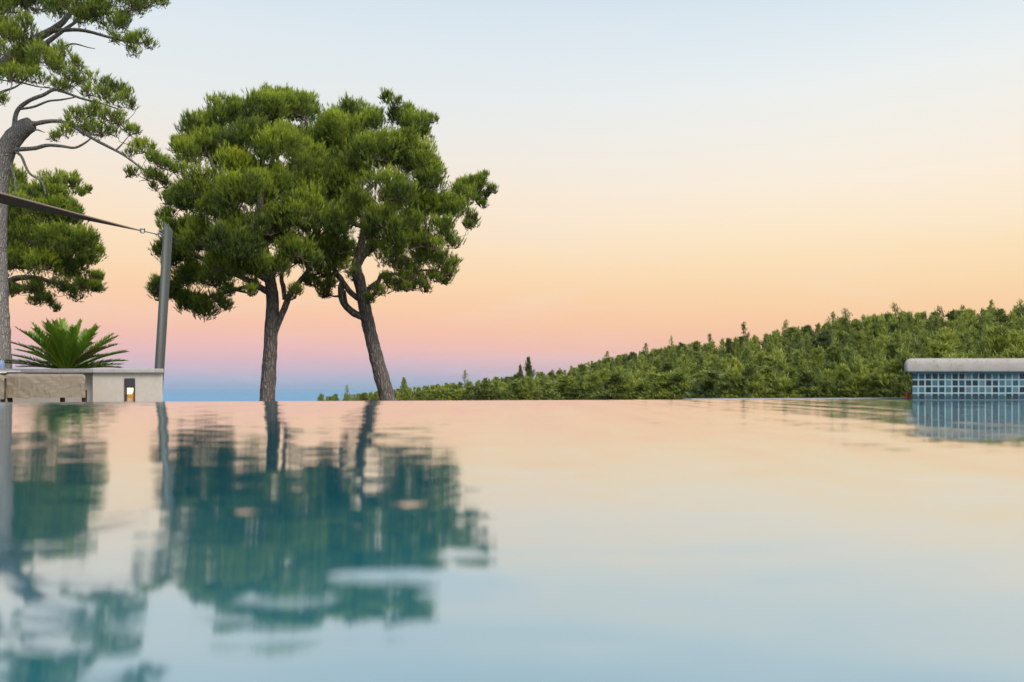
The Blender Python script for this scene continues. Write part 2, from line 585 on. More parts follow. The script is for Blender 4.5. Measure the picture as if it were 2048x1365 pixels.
o = link('coping', bm_mesh('coping', bm, True), M_SPACOPE, spa)

# small red thing on the lip beside it
bm = bmesh.new()
c = P(1815, 799, 7.0)
bmesh.ops.create_cone(bm, cap_ends=True, segments=10, radius1=.02, radius2=.006, depth=.05, matrix=Matrix.Translation((c.x, c.y, .032)))
add_box(bm, c.x - .024, c.x + .024, c.y - .024, c.y + .024, .003, .009)
tag(link('red_marker', bm_mesh('red_marker', bm), M_RED), 'tiny bright red marker on the pool lip beside the tiled wall', 'marker')

# ================================================================ TERRACE WALL (left)
WY = 9.0
def wx(px, Y=WY): return (px - CX) * Y / F
def wz(py, Y=WY): return CAM_H - (py - LEVEL) * Y / F


zt, zb = wz(738), wz(746.5)
wall = empty('terrace_wall', (-5.5, 9.3, -.42), 'low cream rendered terrace wall with weathered stone coping in front of the cycad', 'wall')
# end block with an opening for the lamp
x0, x1 = wx(185.5), wx(325.5)
hx0, hx1, hz0, hz1 = wx(250), wx(270), wz(804.3), wz(757.5)
bm = bmesh.new()
gx = [x0, hx0, hx1, x1]; gz = [-.42, hz0, hz1, zb]
vv = [[bm.verts.new((x, WY, z)) for x in gx] for z in gz]
for j in range(3):
    for i in range(3):
        if (i, j) == (1, 1): continue
        bm.faces.new((vv[j][i], vv[j][i + 1], vv[j + 1][i + 1], vv[j + 1][i]))
bx1 = wx(318, 9.6)
b = [bm.verts.new((x0, 9.6, -.42)), bm.verts.new((bx1, 9.6, -.42)), bm.verts.new((bx1, 9.6, zb)), bm.verts.new((x0, 9.6, zb))]
bm.faces.new(b[::-1])
bm.faces.new((vv[0][0], vv[1][0], vv[2][0], vv[3][0], b[3], b[0]))
bm.faces.new((b[1], b[2], vv[3][3], vv[2][3], vv[1][3], vv[0][3]))
bm.faces.new((vv[3][0], vv[3][1], vv[3][2], vv[3][3], b[2], b[3]))
bm.faces.new((b[0], b[1], vv[0][3], vv[0][2], vv[0][1], vv[0][0]))
link('end_block', bm_mesh('end_block', bm), M_PLASTER, wall)
bm = bmesh.new()
add_box(bm, -13, x0 - .002, 9.14, 9.6, -.42, zb)
link('long_panel', bm_mesh('long_panel', bm), M_PLASTER_SHADED, wall)
bm = bmesh.new()
xj = wx(189)
prism(bm, [(-13, WY - .05), (xj - .003, WY - .05), (xj - .003, 9.66), (-13, 9.66)], zb, zt, .008)
tag(link('coping_stone', bm_mesh('coping_stone', bm), M_COPE_A, wall), 'long darker weathered coping stone')
bm = bmesh.new()
prism(bm, [(xj, WY - .05), (wx(327.5, WY - .05), WY - .05), (wx(320, 9.66), 9.66), (xj, 9.66)], zb, zt, .010)
tag(link('coping_stone', bm_mesh('coping_stone', bm), M_COPE_B, wall), 'paler coping stone over the end block')

# recessed lamp
lamp = empty('wall_light', (.5 * (hx0 + hx1), WY, hz0), 'lit recessed wall lamp in a tall dark frame on the cream wall end', 'wall lamp')
ft = .011
zo = wz(776)                                         # top of the lit opening
bm = bmesh.new()
add_box(bm, hx0 - .002, hx0 + ft, WY - .014, WY + .05, hz0, zo)
add_box(bm, hx1 - ft, hx1 + .002, WY - .014, WY + .05, hz0, zo)
add_box(bm, hx0 - .002, hx1 + .002, WY - .014, WY + .05, zo, hz1 + .002)
add_box(bm, hx0 - .002, hx1 + .002, WY - .014, WY + .05, hz0 - .014, hz0)
link('frame', bm_mesh('frame', bm), M_FRAME, lamp)
M_TANN = mat_simple('tan_reflector', (.62, .47, .33), .6, .08, 60, bump=.05)


def make_glow(name, col, strength):
    t = NT(name)
    e = t.n('ShaderNodeEmission', i_Color=col, i_Strength=strength)
    t.t.links.new(e.outputs[0], t.out.inputs[0])
    return t.m


ox0, ox1 = hx0 + ft, hx1 - ft
zm = zo - (zo - hz0) * .46
yb = WY + .03
bm = bmesh.new()                                     # bright lamp face, slanted right edge
def slab(pts):
    lo = [bm.verts.new(p) for p in pts]; hi = [bm.verts.new((p[0], p[1] + .01, p[2])) for p in pts]
    bm.faces.new(lo); bm.faces.new(hi[::-1])
    for i in range(len(pts)):
        j = (i + 1) % len(pts)
        bm.faces.new((lo[i], lo[j], hi[j], hi[i]))
slab([(ox0 - .004, yb, zm), (ox0 + (ox1 - ox0) * .55, yb, zm), (ox1, yb, zo), (ox0 - .004, yb, zo)])
link('diffuser', bm_mesh('diffuser', bm), make_glow('lamp_glow', (1.0, .86, .62, 1), 1.5), lamp)
bm = bmesh.new()                                     # amber side of the housing; emission stands in for lamplight falling on it
slab([(ox0 + (ox1 - ox0) * .55, yb, zm - .001), (ox1, yb, hz0 + .03), (ox1, yb, zo)])
slab([(ox0 - .004, yb, hz0 + .05), (ox1, yb, hz0 + .03), (ox0 + (ox1 - ox0) * .55, yb, zm - .001), (ox0 - .004, yb, zm - .001)])
link('reflector', bm_mesh('reflector', bm), make_glow('amber_glow', (1.0, .42, .06, 1), .62), lamp)
bm = bmesh.new()
slab([(ox0 - .004, yb, hz0), (ox1, yb, hz0), (ox1, yb, hz0 + .029), (ox0 - .004, yb, hz0 + .049)])
add_box(bm, ox0 - .003, ox1 + .002, WY + .001, yb - .001, hz0 + .001, hz0 + .010)
link('sill', bm_mesh('sill', bm), M_TANN, lamp)


# covered furniture in front of the wall
def covered(name, label, pxa, pxb, Y, depth, ytop, ybot, legs, seed):
    xa, xb = wx(pxa, Y), wx(pxb, Y)
    ztop, zbot = wz(ytop, Y), wz(ybot, Y)
    root = empty(name, (.5 * (xa + xb), Y + depth / 2, -.42), label, 'covered bench')
    nx, r = 120, .035
    prof = []
    nf = 26
    for k in range(nf): prof.append((0.0, zbot + (ztop - r - zbot) * k / (nf - 1), 1))
    for k in range(1, 6):
        a = math.pi / 2 * k / 6
        prof.append((r - r * math.cos(a), ztop - r + r * math.sin(a), 1))
    for k in range(10): prof.append((r + (depth - 2 * r) * k / 9, ztop, .5))
    for k in range(1, 6):
        a = math.pi / 2 * k / 6
        prof.append((depth - r + r * math.sin(a), ztop - r + r * math.cos(a), 1))
    for k in range(6): prof.append((depth, ztop - r - (ztop - r - zbot) * k / 5, .3))
    V = []
    for i in range(nx + 1):
        s = i / nx
        x = xa + (xb - xa) * s
        edge_r = min(s * (xb - xa), (1 - s) * (xb - xa))
        drop = 0.0
        if edge_r < .05: drop = .05 - math.sqrt(max(0, .05 ** 2 - (.05 - edge_r) ** 2))
        for (dy, z, w) in prof:
            zz = z - drop * ((z - zbot) / (ztop - zbot)) * .7
            # fold field: slanting creases
            q1 = noise.noise((x * 5 + z * 7 + seed, z * 2.5, seed)) + .6 * noise.noise((x * 13 + z * 17, z * 5 - x * 3, seed + 5))
            q2_ = 1 - abs(noise.noise((x * 7.5 - z * 6.5 + .8 * q1, z * 1.6 + x * 1.2, seed + 9)))
            d = .007 * q1 + .008 * (q2_ ** 6 - .3)
            hang = .012 * noise.noise((x * 4, seed, 2)) - .02 * s * 0
            yy = dy - d * w if dy < depth * .5 else dy + d * w * .5
            if z <= zbot + 1e-6: zz += hang - .016 * math.exp(-((s - .27) / .03) ** 2)
            else: zz += (hang) * (1 - (z - zbot) / (ztop - zbot)) + (.006 * q1 if dy > .03 else 0)
            V.append((x - .56 * yy, Y + yy, zz))
    m = len(prof)
    Q = [(i * m + k, (i + 1) * m + k, (i + 1) * m + k + 1, i * m + k + 1) for i in range(nx) for k in range(m - 1)]
    # closed ends: strips between front and back halves of the profile
    for i in (0, nx):
        for k in range(m // 2 - 1):
            Q.append((i * m + k, i * m + k + 1, i * m + m - 2 - k, i * m + m - 1 - k))
    link('cover', mesh_np('cover', V, Q, smooth=True), M_CLOTH, root)
    for (pa, pb, slant, back) in legs:
        bm = bmesh.new()
        yl = Y + (.03 if not back else depth - .1)
        xa_, xb_ = wx(pa, yl), wx(pb, yl)
        lo = [bm.verts.new((x + slant, y, -.42)) for x, y in ((xa_, yl), (xb_, yl), (xb_, yl + .05), (xa_, yl + .05))]
        hi = [bm.verts.new((x, y, zbot + .08)) for x, y in ((xa_, yl), (xb_, yl), (xb_, yl + .05), (xa_, yl + .05))]
        bm.faces.new(lo[::-1]); bm.faces.new(hi)
        for i in range(4): bm.faces.new((lo[i], lo[(i + 1) % 4], hi[(i + 1) % 4], hi[i]))
        link('leg', bm_mesh('leg', bm), M_LEG, root)
    return root


covered('covered_bench', 'long bench under a wrinkled taupe dust cover against the terrace wall', 9, 171, 8.2, .42, 748, 796, [(163.5, 169, 0, False), (12, 17, .06, False), (120, 125, 0, True)], 3.1)
covered('covered_chair', 'covered seat cut by the photo edge, beside the long covered bench', -170, 8.5, 7.9, .6, 750, 798, [(0.5, 5, 0, False), (-120, -113, 0, True)], 8.7)

# thin white rails above the covered bench
rail = empty('white_rail', (wx(-20, 8.9), 8.9, -.42), 'two thin white metal rails below the wall coping behind the bench cover', 'rail')
t = Tubes()
t.add([(wx(-120, 8.9), 8.9, wz(743, 8.9)), (wx(41, 8.9), 8.9, wz(743, 8.9))], [.0042, .0042], 8)
link('bar', t.mesh('bar'), M_WHITEMETAL, rail)
t = Tubes()
t.add([(wx(-120, 8.9), 8.9, wz(746, 8.9)), (wx(13, 8.9), 8.9, wz(746, 8.9))], [.005, .005], 8)
link('bar', t.mesh('bar'), M_WHITEMETAL, rail)
t = Tubes()
t.add([(wx(-100, 8.9), 8.905, wz(740, 8.9)), (wx(-100, 8.9), 8.905, -.42)], [.009, .009], 8)
link('upright', t.mesh('upright'), M_WHITEMETAL, rail)

# blue glass jar standing on the coping at the frame's edge
bm = bmesh.new()
c = Vector((wx(2, 9.2), 9.2, zt))
prof = [(.0, .0), (.034, .0), (.037, .006), (.037, .075), (.031, .088), (.031, .104), (.027, .104), (.027, .088), (.032, .074), (.032, .010), (.0, .010)]
rings = []
for r, z in prof:
    rings.append([bm.verts.new((c.x + max(r, .0005) * math.cos(2 * math.pi * k / 20), c.y + max(r, .0005) * math.sin(2 * math.pi * k / 20), c.z + z)) for k in range(20)])
for a, b_ in zip(rings, rings[1:]):
    for k in range(20): bm.faces.new((a[k], a[(k + 1) % 20], b_[(k + 1) % 20], b_[k]))
M_JAR = mat_simple('blue_glass', (.22, .30, .50), .15, .05, 20, bump=0, spec=.6)
tag(link('glass_jar', bm_mesh('glass_jar', bm, True), M_JAR), 'small blue glass jar on the wall coping by the grey pine trunk', 'jar')

# ================================================================ SAIL POST, CABLE, SHADE SAIL
PY = 9.75
pt, pb = P(336.5, 453, PY), P(315, 800, PY)
dirv = (pt - pb).normalized()
base = pb + dirv * ((-.9 - pb.z) / dirv.z)
R_POST = 9.0 * PY / F
post = empty('sail_post', base, 'leaning grey steel post with a slanted top behind the wall end', 'post')
V, Q = [], []
ns = 28
uu = dirv.cross(Vector((0, 1, 0))).normalized(); ww = dirv.cross(uu)
rings = [(base, R_POST), (pt, R_POST), (pt, R_POST - .006), (base, R_POST - .006)]
for ri, (c, r) in enumerate(rings):
    for k in range(ns):
        a = 2 * math.pi * k / ns
        d = uu * math.cos(a) + ww * math.sin(a)
        p = c + d * r
        if ri in (1, 2):
            p = p + dirv * (-d.x * .062 * (r / R_POST) + d.y * .0)
        V.append(tuple(p))
for ri in range(3):
    for k in range(ns):
        a, b_ = ri * ns + k, ri * ns + (k + 1) % ns
        Q.append((a, b_, b_ + ns, a + ns))
me = mesh_np('tube', V, Q, smooth=False)
for p in me.polygons:
    p.use_smooth = abs(p.normal.dot(dirv)) < .3
link('tube', me, M_POST, post)
eye = P(329, 472, PY - .03)
t = Tubes()
t.add([eye, P(324.5, 471, PY - .05)], [.008, .008], 8)
link('eye_bolt', t.mesh('eye_bolt'), M_STEEL, post)
t = Tubes()
t.add([base + Vector((0, 0, .0)), base + Vector((0, 0, .03))], [.16, .16], 16)
link('base_plate', t.mesh('base_plate'), M_POST, post)


def torus_pts(c, r, axis_u, axis_v, n=18):
    return [c + axis_u * math.cos(2 * math.pi * k / n) * r + axis_v * math.sin(2 * math.pi * k / n) * r for k in range(n + 1)]


YS = 9.6
cable = empty('tension_cable', P(300, 466, YS), 'short steel cable with shackles joining the dark sail to the post', 'cable')
t = Tubes()
t.add([P(290, 463.5, YS), P(318, 470, YS + .05)], [.007, .007], 8)
link('wire', t.mesh('wire'), M_STEEL, cable)
for (px, py, tw) in ((285, 462.5, .2), (320.5, 470.5, -.3)):
    t = Tubes()
    t.add(torus_pts(P(px, py, YS + .04), 4.3 * YS / F, Vector((.96, .1, -.25)), Vector((tw, .3, .9)).normalized()), [.0075] * 19, 8)
    t.add([P(px - 4, py - 5, YS + .03), P(px - 3, py + 2, YS + .03)], [.010, .008], 6)
    t.add([P(px + 4, py - 5, YS + .03), P(px + 4, py + 3, YS + .03)], [.009, .007], 6)
    link('shackle', t.mesh('shackle'), M_STEEL, cable)

sail = empty('shade_sail', P(281, 462, YS), 'dark brown shade sail seen edge-on, stretched towards the leaning post', 'shade sail')
A = P(281, 461.5, YS); B = P(-900, 146, 5.2); C = P(-900, 226, 8.2)
n = 40
V, Q = [], []
for side in (0, 1):
    for i in range(n + 1):
        s = i / n
        pb_, pc_ = A.lerp(B, s), A.lerp(C, s)
        for k in range(9):
            w = k / 8
            p = pb_.lerp(pc_, w)
            p = p + Vector((0, 0, -.05 * math.sin(math.pi * w) * s * (1 - .3 * s)))
            V.append((p.x, p.y, p.z - (.006 if side else 0)))
o = (n + 1) * 9
for i in range(n):
    for k in range(8):
        a = i * 9 + k
        Q.append((a, a + 1, a + 10, a + 9)); Q.append((a + o, a + 9 + o, a + 10 + o, a + 1 + o))
link('fabric', mesh_np('fabric', V, Q, smooth=True), M_SAIL, sail)
t = Tubes()
t.add([A, B], [.008, .014], 8)
link('hem', t.mesh('hem'), M_SAILHEM, sail)
t = Tubes()
t.add([A, C], [.008, .014], 8)
link('hem', t.mesh('hem'), M_SAIL, sail)


# ================================================================ VEGETATION
def unit(v):
    return v / np.maximum(np.linalg.norm(v, axis=-1, keepdims=True), 1e-9)


def brush(centres, axes, size, tint, blades, width, spread=.55, rng=RNG):
    """bottle-brush shoots: thin needle blades set along and around each shoot axis"""
    n = len(centres)
    c = np.repeat(centres, blades, 0); a = np.repeat(axes, blades, 0)
    s = np.repeat(size, blades); tt = np.repeat(tint, blades)
    m = len(c)
    rv = unit(rng.normal(size=(m, 3)))
    perp = unit(np.cross(a, rv))
    th = spread * (.35 + .65 * rng.random(m))
    d = a * np.cos(th)[:, None] + perp * np.sin(th)[:, None]
    along = rng.random(m) * .65
    b0 = c + a * (s * along)[:, None]
    ln = s * (.45 + .35 * rng.random(m))
    side = unit(np.cross(d, unit(rng.normal(size=(m, 3))))) * (width * (.7 + .6 * rng.random(m)))[:, None] * .5
    V = np.empty((m, 3, 3), np.float32)
    V[:, 0] = b0 - side; V[:, 1] = b0 + side; V[:, 2] = b0 + d * ln[:, None]
    T = np.empty((m, 3), np.float32)
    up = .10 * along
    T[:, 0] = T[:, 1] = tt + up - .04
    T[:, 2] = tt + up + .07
    return V.reshape(-1, 3), T.ravel()


def crown_from_blobs(blobs, per_m2, shoot, blades, width, rng, sub=9, airy=1.0, base_tint=.36):
    """blobs: (centre, radius, density factor); returns needle verts, tints and sub-clump centres"""
    CC, AA, SS, TT, SUB = [], [], [], [], []
    for (c, r, den) in blobs:
        c = np.array(c)
        k = max(4, int(sub * (.8 + .4 * rng.random())))
        dirs = unit(rng.normal(size=(k, 3)) + np.array([0, 0, .25]))
        dirs[:, 2] = np.where(dirs[:, 2] < -.45, -dirs[:, 2] * .4, dirs[:, 2])
        bt = base_tint + rng.normal() * .06
        for d in dirs:
            sc = c + d * r * np.array([.8, .8, .8]) * (.62 + .45 * rng.random())
            sr = r * (.26 + .16 * rng.random())
            SUB.append((c, sc))
            n = max(6, int(per_m2 * den * 4 * math.pi * sr * sr))
            v = unit(rng.normal(size=(n, 3)) + np.array([0, 0, .55]))
            rad = sr * (.35 + .75 * rng.random(n) ** .6) * np.where(rng.random(n) < .24, 1.0 + .75 * rng.random(n), 1.0)
            pos = sc + v * rad[:, None] * np.array([1, 1, 1.2])
            ax = unit(v * .42 + d * .22 + np.array([0, 0, 1.0]) + rng.normal(size=(n, 3)) * .22)
            st = bt + rng.normal() * .07
            CC.append(pos); AA.append(ax)
            SS.append(shoot * (.6 + .8 * rng.random(n)))
            TT.append(st + rng.normal(size=n) * .08 + .10 * (d[2] > .3) + .26 * np.maximum(0, v[:, 2]) * (rad > sr * .65) - .06)  # lit clump tops painted into the tint, along with paler new growth
    C, A_, S, T = np.concatenate(CC), np.concatenate(AA), np.concatenate(SS), np.concatenate(TT)
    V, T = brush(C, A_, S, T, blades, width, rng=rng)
    return V, np.clip(T, 0, 1), SUB


def tri_mesh(name, V, T):
    return mesh_np(name, V, np.arange(len(V), dtype=np.int32).reshape(-1, 3), T)


def nearest_node(nodes, c):
    best, bd = None, 1e9
    for (p, r) in nodes:
        d = (p - c).length + max(0, p.z - c.z) * .8
        if d < bd: best, bd = (p, r), d
    return best


def pine(name, label, Y, trunk, limbs, blobs, bark, cen, rx, ry, depth, per_m2, seed, shoot=.15, blades=9, width=.016, back=.6, group=None, twig_r=.012, sides=18, sub=12, bt=.34):
    """trunk: (px, py, radius px[, dz]); limbs: lists of the same; blobs: (px, py, radius px, density)"""
    rng = np.random.default_rng(seed)
    random.seed(seed)
    k = Y / F
    t0 = P(trunk[0][0], trunk[0][1], Y)
    gz = float(ground_z(t0.x, t0.y)) - .1
    root = empty(name, (t0.x, t0.y, gz), label, 'pine tree', group)
    tk = Tubes()
    pts = [P(q[0], q[1], Y) + Vector((0, (q[3] if len(q) > 3 else 0), 0)) for q in trunk]
    rad = [q[2] * k for q in trunk]
    if pts[0].z > gz:
        pts.insert(0, Vector((pts[0].x + (pts[0].x - pts[1].x) * .25, pts[0].y, gz))); rad.insert(0, rad[0] * 1.18)
    tk.add(pts, rad, sides, step=.05 if Y < 30 else .2, rough=.10, freq=9)
    link('trunk', tk.mesh('trunk'), bark, root)
    sp, sr = smooth_path(pts, rad, .25)
    nodes = [(p, r) for p, r in zip(sp, sr) if r < rad[0] * .62]
    for lb in limbs:
        lt = Tubes()
        lp = [P(q[0], q[1], Y) + Vector((0, (q[3] if len(q) > 3 else 0), 0)) for q in lb]
        lr = [q[2] * k for q in lb]
        lt.add(lp, lr, 10, step=.06, rough=.10, freq=12)
        link('limb', lt.mesh('limb'), bark, root)
        a, b = smooth_path(lp, lr, .2)
        nodes += list(zip(a, b))[2:]
    B3 = []
    for (px, py, r, *dd) in blobs:
        r = r * .88
        den = dd[0] if dd else 1.0
        rho = min(1.0, math.hypot((px - cen[0]) / rx, (py - cen[1]) / ry))
        dz = depth * math.sqrt(1 - rho * rho)
        jit = rng.normal() * .25
        B3.append((P(px, py, Y - dz + jit), r * k, den))
        for _ in range(2 if rng.random() < back - .35 else int(rng.random() < back)):
            c2 = P(px + rng.normal() * 10 * rho, py + rng.normal() * 8, Y + dz * (.35 + .65 * rng.random()) + jit)
            B3.append((c2, r * k, den))
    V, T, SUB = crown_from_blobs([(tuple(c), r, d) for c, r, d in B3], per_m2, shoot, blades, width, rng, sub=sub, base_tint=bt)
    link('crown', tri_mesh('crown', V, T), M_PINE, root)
    tw = Tubes()
    order, left = [], list(B3)
    grow = list(nodes)
    dist = [min(((q - b[0]).length + max(0, q.z - b[0].z) * .8, q.x, q.y, q.z, qr) for q, qr in grow) for b in left]
    while left:
        i = min(range(len(left)), key=lambda j: dist[j][0])
        b, best = left.pop(i), dist.pop(i)
        order.append((b, Vector(best[1:4]), best[4]))
        for j, bb in enumerate(left):
            dd = (b[0] - bb[0]).length + max(0, b[0].z - bb[0].z) * .8
            if dd < dist[j][0]: dist[j] = (dd, b[0].x, b[0].y, b[0].z, max(.012, best[4] * .55))
    for ((c, r, d), p, pr) in order:
        mid = p.lerp(c, .5) + Vector((random.gauss(0, .05), random.gauss(0, .05), -.04 * (c - p).length))
        mid2 = p.lerp(c, .8) + Vector((random.gauss(0, .06), random.gauss(0, .06), random.gauss(0, .05)))
        r0 = min(pr * .8, .035 + .012 * (c - p).length)
        tw.add([p, mid, mid2, c], [r0, r0 * .6, r0 * .42, r0 * .28], 6, step=.15, rough=.08)
    for (c, sc) in SUB:
        c, sc = Vector(c), Vector(sc)
        mid = c.lerp(sc, .5) + Vector((random.gauss(0, .04), random.gauss(0, .04), -.04))
        tw.add([c, mid, sc], [twig_r, twig_r * .7, twig_r * .4], 4)
    link('twigs', tw.mesh('twigs'), M_TWIG, root)
    return root


# --- the two pines in the middle
T1_TRUNK = [(527, 905, 19), (534, 803, 15), (539, 725, 13.8), (543, 650, 12.8), (545, 600, 12.3), (540, 560, 11), (527, 490, 9), (520, 400, 7), (525, 320, 5), (537, 250, 3)]
T1_LIMBS = [
    [(548, 672, 6), (557, 645, 6.5), (570, 615, 6.5), (582, 585, 6), (602, 560, 5), (630, 520, 4), (640, 450, 3)],
    [(569, 600, 4), (567, 575, 5), (563, 560, 4.5), (566, 530, 3)],
    [(545, 590, 7), (515, 572, 6), (490, 558, 5.5), (450, 540, 4.5), (410, 520, 4, -.5), (370, 500, 2.5, -.8)],
    [(540, 565, 6), (510, 545, 6, -.2), (490, 535, 5, -.3), (470, 500, 4, -.6)],
    [(515, 572, 4), (480, 572, 4, .3), (440, 582, 3.5, .4), (400, 592, 3, .4), (360, 602, 2, .4)],
    [(532, 510, 6), (480, 440, 5, .3), (425, 350, 4, .4), (400, 280, 2.5, .3)],
    [(525, 440, 6), (580, 370, 5, -.3), (612, 300, 4, -.2), (612, 230, 2.5, 0)],
]
T1_BLOBS = [
    (402, 268, 40), (395, 325, 46), (448, 240, 44), (500, 285, 56), (540, 230, 40), (602, 232, 40), (570, 215, 28), (510, 235, 38), (560, 305, 56), (470, 345, 54), (420, 290, 40),
    (400, 392, 48), (362, 420, 34), (358, 302, 20), (430, 430, 56), (500, 400, 58), (560, 385, 56), (352, 478, 36), (400, 500, 52), (470, 492, 56), (540, 472, 56),
    (600, 442, 50), (378, 560, 38), (342, 592, 26, .8), (372, 612, 28, .8), (405, 622, 28, .75), (440, 612, 20, .6), (335, 408, 18, .7), (330, 440, 14, .7), (480, 545, 36, .8), (520, 540, 36), (548, 548, 34), (600, 515, 44),
    (612, 335, 48), (620, 392, 48), (318, 505, 14, .6), (312, 590, 12, .6), (322, 575, 16, .7), (430, 570, 34, .5), (500, 590, 14, .4), (460, 590, 16, .4), (590, 585, 16, .4), (620, 570, 18, .45), (350, 530, 30),
    (440, 540, 34, .7), (640, 545, 22, .5),
]
pine('umbrella_pine', 'broad pine with straight upright grey trunk, left of the two waterside pines', 20.0, T1_TRUNK, T1_LIMBS, T1_BLOBS, M_BARK, (490, 400), 175, 240, 2.3, 200, 21, back=1.0, width=.0105, blades=13, shoot=.135)

T2_TRUNK = [(800, 920, 19), (776, 802, 15.5), (758, 735, 14.2), (740, 665, 13), (728, 605, 12.4), (719, 562, 11.8), (713, 535, 10.2), (721, 495, 7.5), (728, 452, 6.8), (722, 420, 6), (715, 380, 5), (712, 300, 4), (705, 245, 2)]
T2_LIMBS = [
    [(716, 532, 6), (733, 505, 6.5), (757, 489, 6), (785, 476, 5.5, -.2), (815, 450, 4.5, -.3), (850, 430, 3.5, -.4), (900, 408, 3, -.3), (950, 372, 1.8, -.2)],
    [(730, 585, 5), (745, 572, 5), (757, 563, 4.6), (764, 550, 4), (790, 545, 2.6, .3), (850, 535, 2, .5), (885, 540, 1.4, .6)],
    [(745, 660, 5), (728, 637, 7), (705, 625, 7.2), (687, 605, 7), (682, 580, 6.6), (684, 562, 5.6), (672, 545, 4.5), (650, 515, 4), (632, 470, 3)],
    [(716, 598, 5.5), (698, 582, 5.6), (684, 562, 5), (660, 545, 4, .3), (620, 552, 2.5, .5)],
    [(717, 395, 5), (757, 350, 4, .3), (790, 300, 3.2, .4), (812, 240, 2, .4)],
    [(726, 455, 5), (692, 440, 4.5, -.4), (660, 385, 4, -.6), (645, 310, 2.5, -.5)],
    [(745, 497, 3.5), (742, 470, 3, -.2), (752, 445, 2.5, -.4), (775, 440, 1.5, -.5)],
    [(690, 582, 2), (694, 600, 1.8, -.1), (697, 612, 1.5, -.1)],
]
T2_BLOBS = [
    (690, 268, 50), (640, 292, 46), (742, 252, 28), (702, 232, 26), (800, 246, 32), (828, 262, 32), (845, 240, 14), (790, 215, 16), (762, 322, 56), (702, 352, 56), (830, 335, 50), (862, 375, 36), (780, 400, 56),
    (705, 420, 50), (662, 385, 54), (850, 425, 46), (900, 428, 34), (930, 400, 30), (952, 375, 20), (958, 364, 9), (940, 440, 16), (880, 465, 34), (820, 462, 40, .8), (660, 460, 52), (640, 515, 42), (680, 508, 40),
    (670, 540, 26, .7), (880, 535, 28, .55), (850, 520, 30, .5), (830, 556, 20, .4), (872, 562, 14, .35), (800, 562, 18, .45), (905, 535, 12, .4), (890, 565, 9, .35), (770, 565, 14, .35), (815, 580, 10, .35), (950, 396, 14, .6), (956, 408, 9, .5), (958, 380, 10, .5), (935, 455, 10, .5), (812, 540, 28, .5), (895, 550, 16, .5), (790, 580, 16, .6), (760, 590, 16, .5), (740, 605, 13, .5), (660, 575, 16, .4), (700, 545, 18, .4), (640, 580, 14, .4), (870, 500, 22, .5),
    (780, 520, 34, .6), (750, 500, 20, .5), (745, 470, 30, .8), (800, 492, 34, .7), (765, 455, 40, .9), (845, 495, 30, .7), (905, 490, 16, .6), (840, 575, 14, .45), (690, 310, 40), (815, 300, 34), (870, 340, 18), (620, 340, 40),
]
pine('umbrella_pine', 'pine with a leaning trunk and hooked limb, right of the two waterside pines', 21.0, T2_TRUNK, T2_LIMBS, T2_BLOBS, M_BARK, (760, 400), 190, 220, 2.3, 195, 22, back=.95, width=.0105, blades=13, shoot=.135)

# --- tall pine cut by the left frame edge
T3_TRUNK = [(-4, 790, 25), (-6, 700, 24), (-8, 600, 22), (-9, 500, 20), (-5, 400, 18), (2, 335, 18), (14, 297, 18), (35, 268, 17), (56, 251, 15), (63, 246, 12)]
T3_LIMBS = [
    [(26, 272, 5), (29, 250, 4.5), (31, 232, 4.2), (40, 215, 4), (62, 200, 3.6), (88, 190, 3.4), (108, 180, 3), (135, 187, 2.6), (165, 198, 2.2), (205, 208, 1.8), (245, 222, 1.2)],
    [(38, 219, 2.2), (68, 214, 2.2), (96, 203, 2), (122, 200, 1.8), (150, 195, 1.2)],
    [(58, 249, 7), (75, 247, 4.5), (98, 243, 4), (125, 244, 3.6), (150, 256, 3.2), (190, 280, 3), (215, 293, 2.8), (250, 312, 2.4), (290, 342, 2), (330, 365, 1.2)],
    [(20, 300, 6), (40, 299, 4.5), (70, 297, 4), (95, 291, 3.6), (125, 293, 3), (150, 296, 2.4), (172, 285, 1.8), (184, 275, 1.2)],
    [(30, 303, 3), (42, 312, 2.6), (50, 330, 2.4), (60, 348, 2.4), (82, 362, 2), (88, 375, 1.6), (92, 392, 1)],
    [(12, 320, 3), (22, 335, 2.6), (28, 352, 2.4), (31, 375, 2), (30, 395, 1.4)],
    [(-6, 420, 15), (-30, 330, 14), (-48, 240, 13), (-30, 165, 12), (12, 122, 9), (48, 94, 8), (72, 78, 7.5), (100, 63, 6.5), (128, 42, 5), (148, 12, 4), (160, -40, 3)],
    [(100, 63, 4.5), (135, 60, 4), (170, 62, 3.4), (215, 74, 2.6), (255, 84, 1.8), (285, 86, 1.2)],
    [(75, 100, 4), (95, 85, 4.5), (115, 70, 4), (140, 52, 3), (180, 30, 2.4), (250, 22, 1.8), (310, 12, 1)],
    [(85, 95, 2.4), (115, 98, 2), (145, 88, 1.6), (175, 95, 1), (190, 98, .6)],
    [(60, 262, 2), (75, 260, 1.6), (85, 264, 1), (90, 265, .6)],
    [(-40, 240, 10), (-80, 150, 9), (-100, 60, 7), (-70, -60, 5)],
    [(-10, 190, 3), (10, 182, 2.4), (35, 172, 1.6), (60, 150, 1)],
]
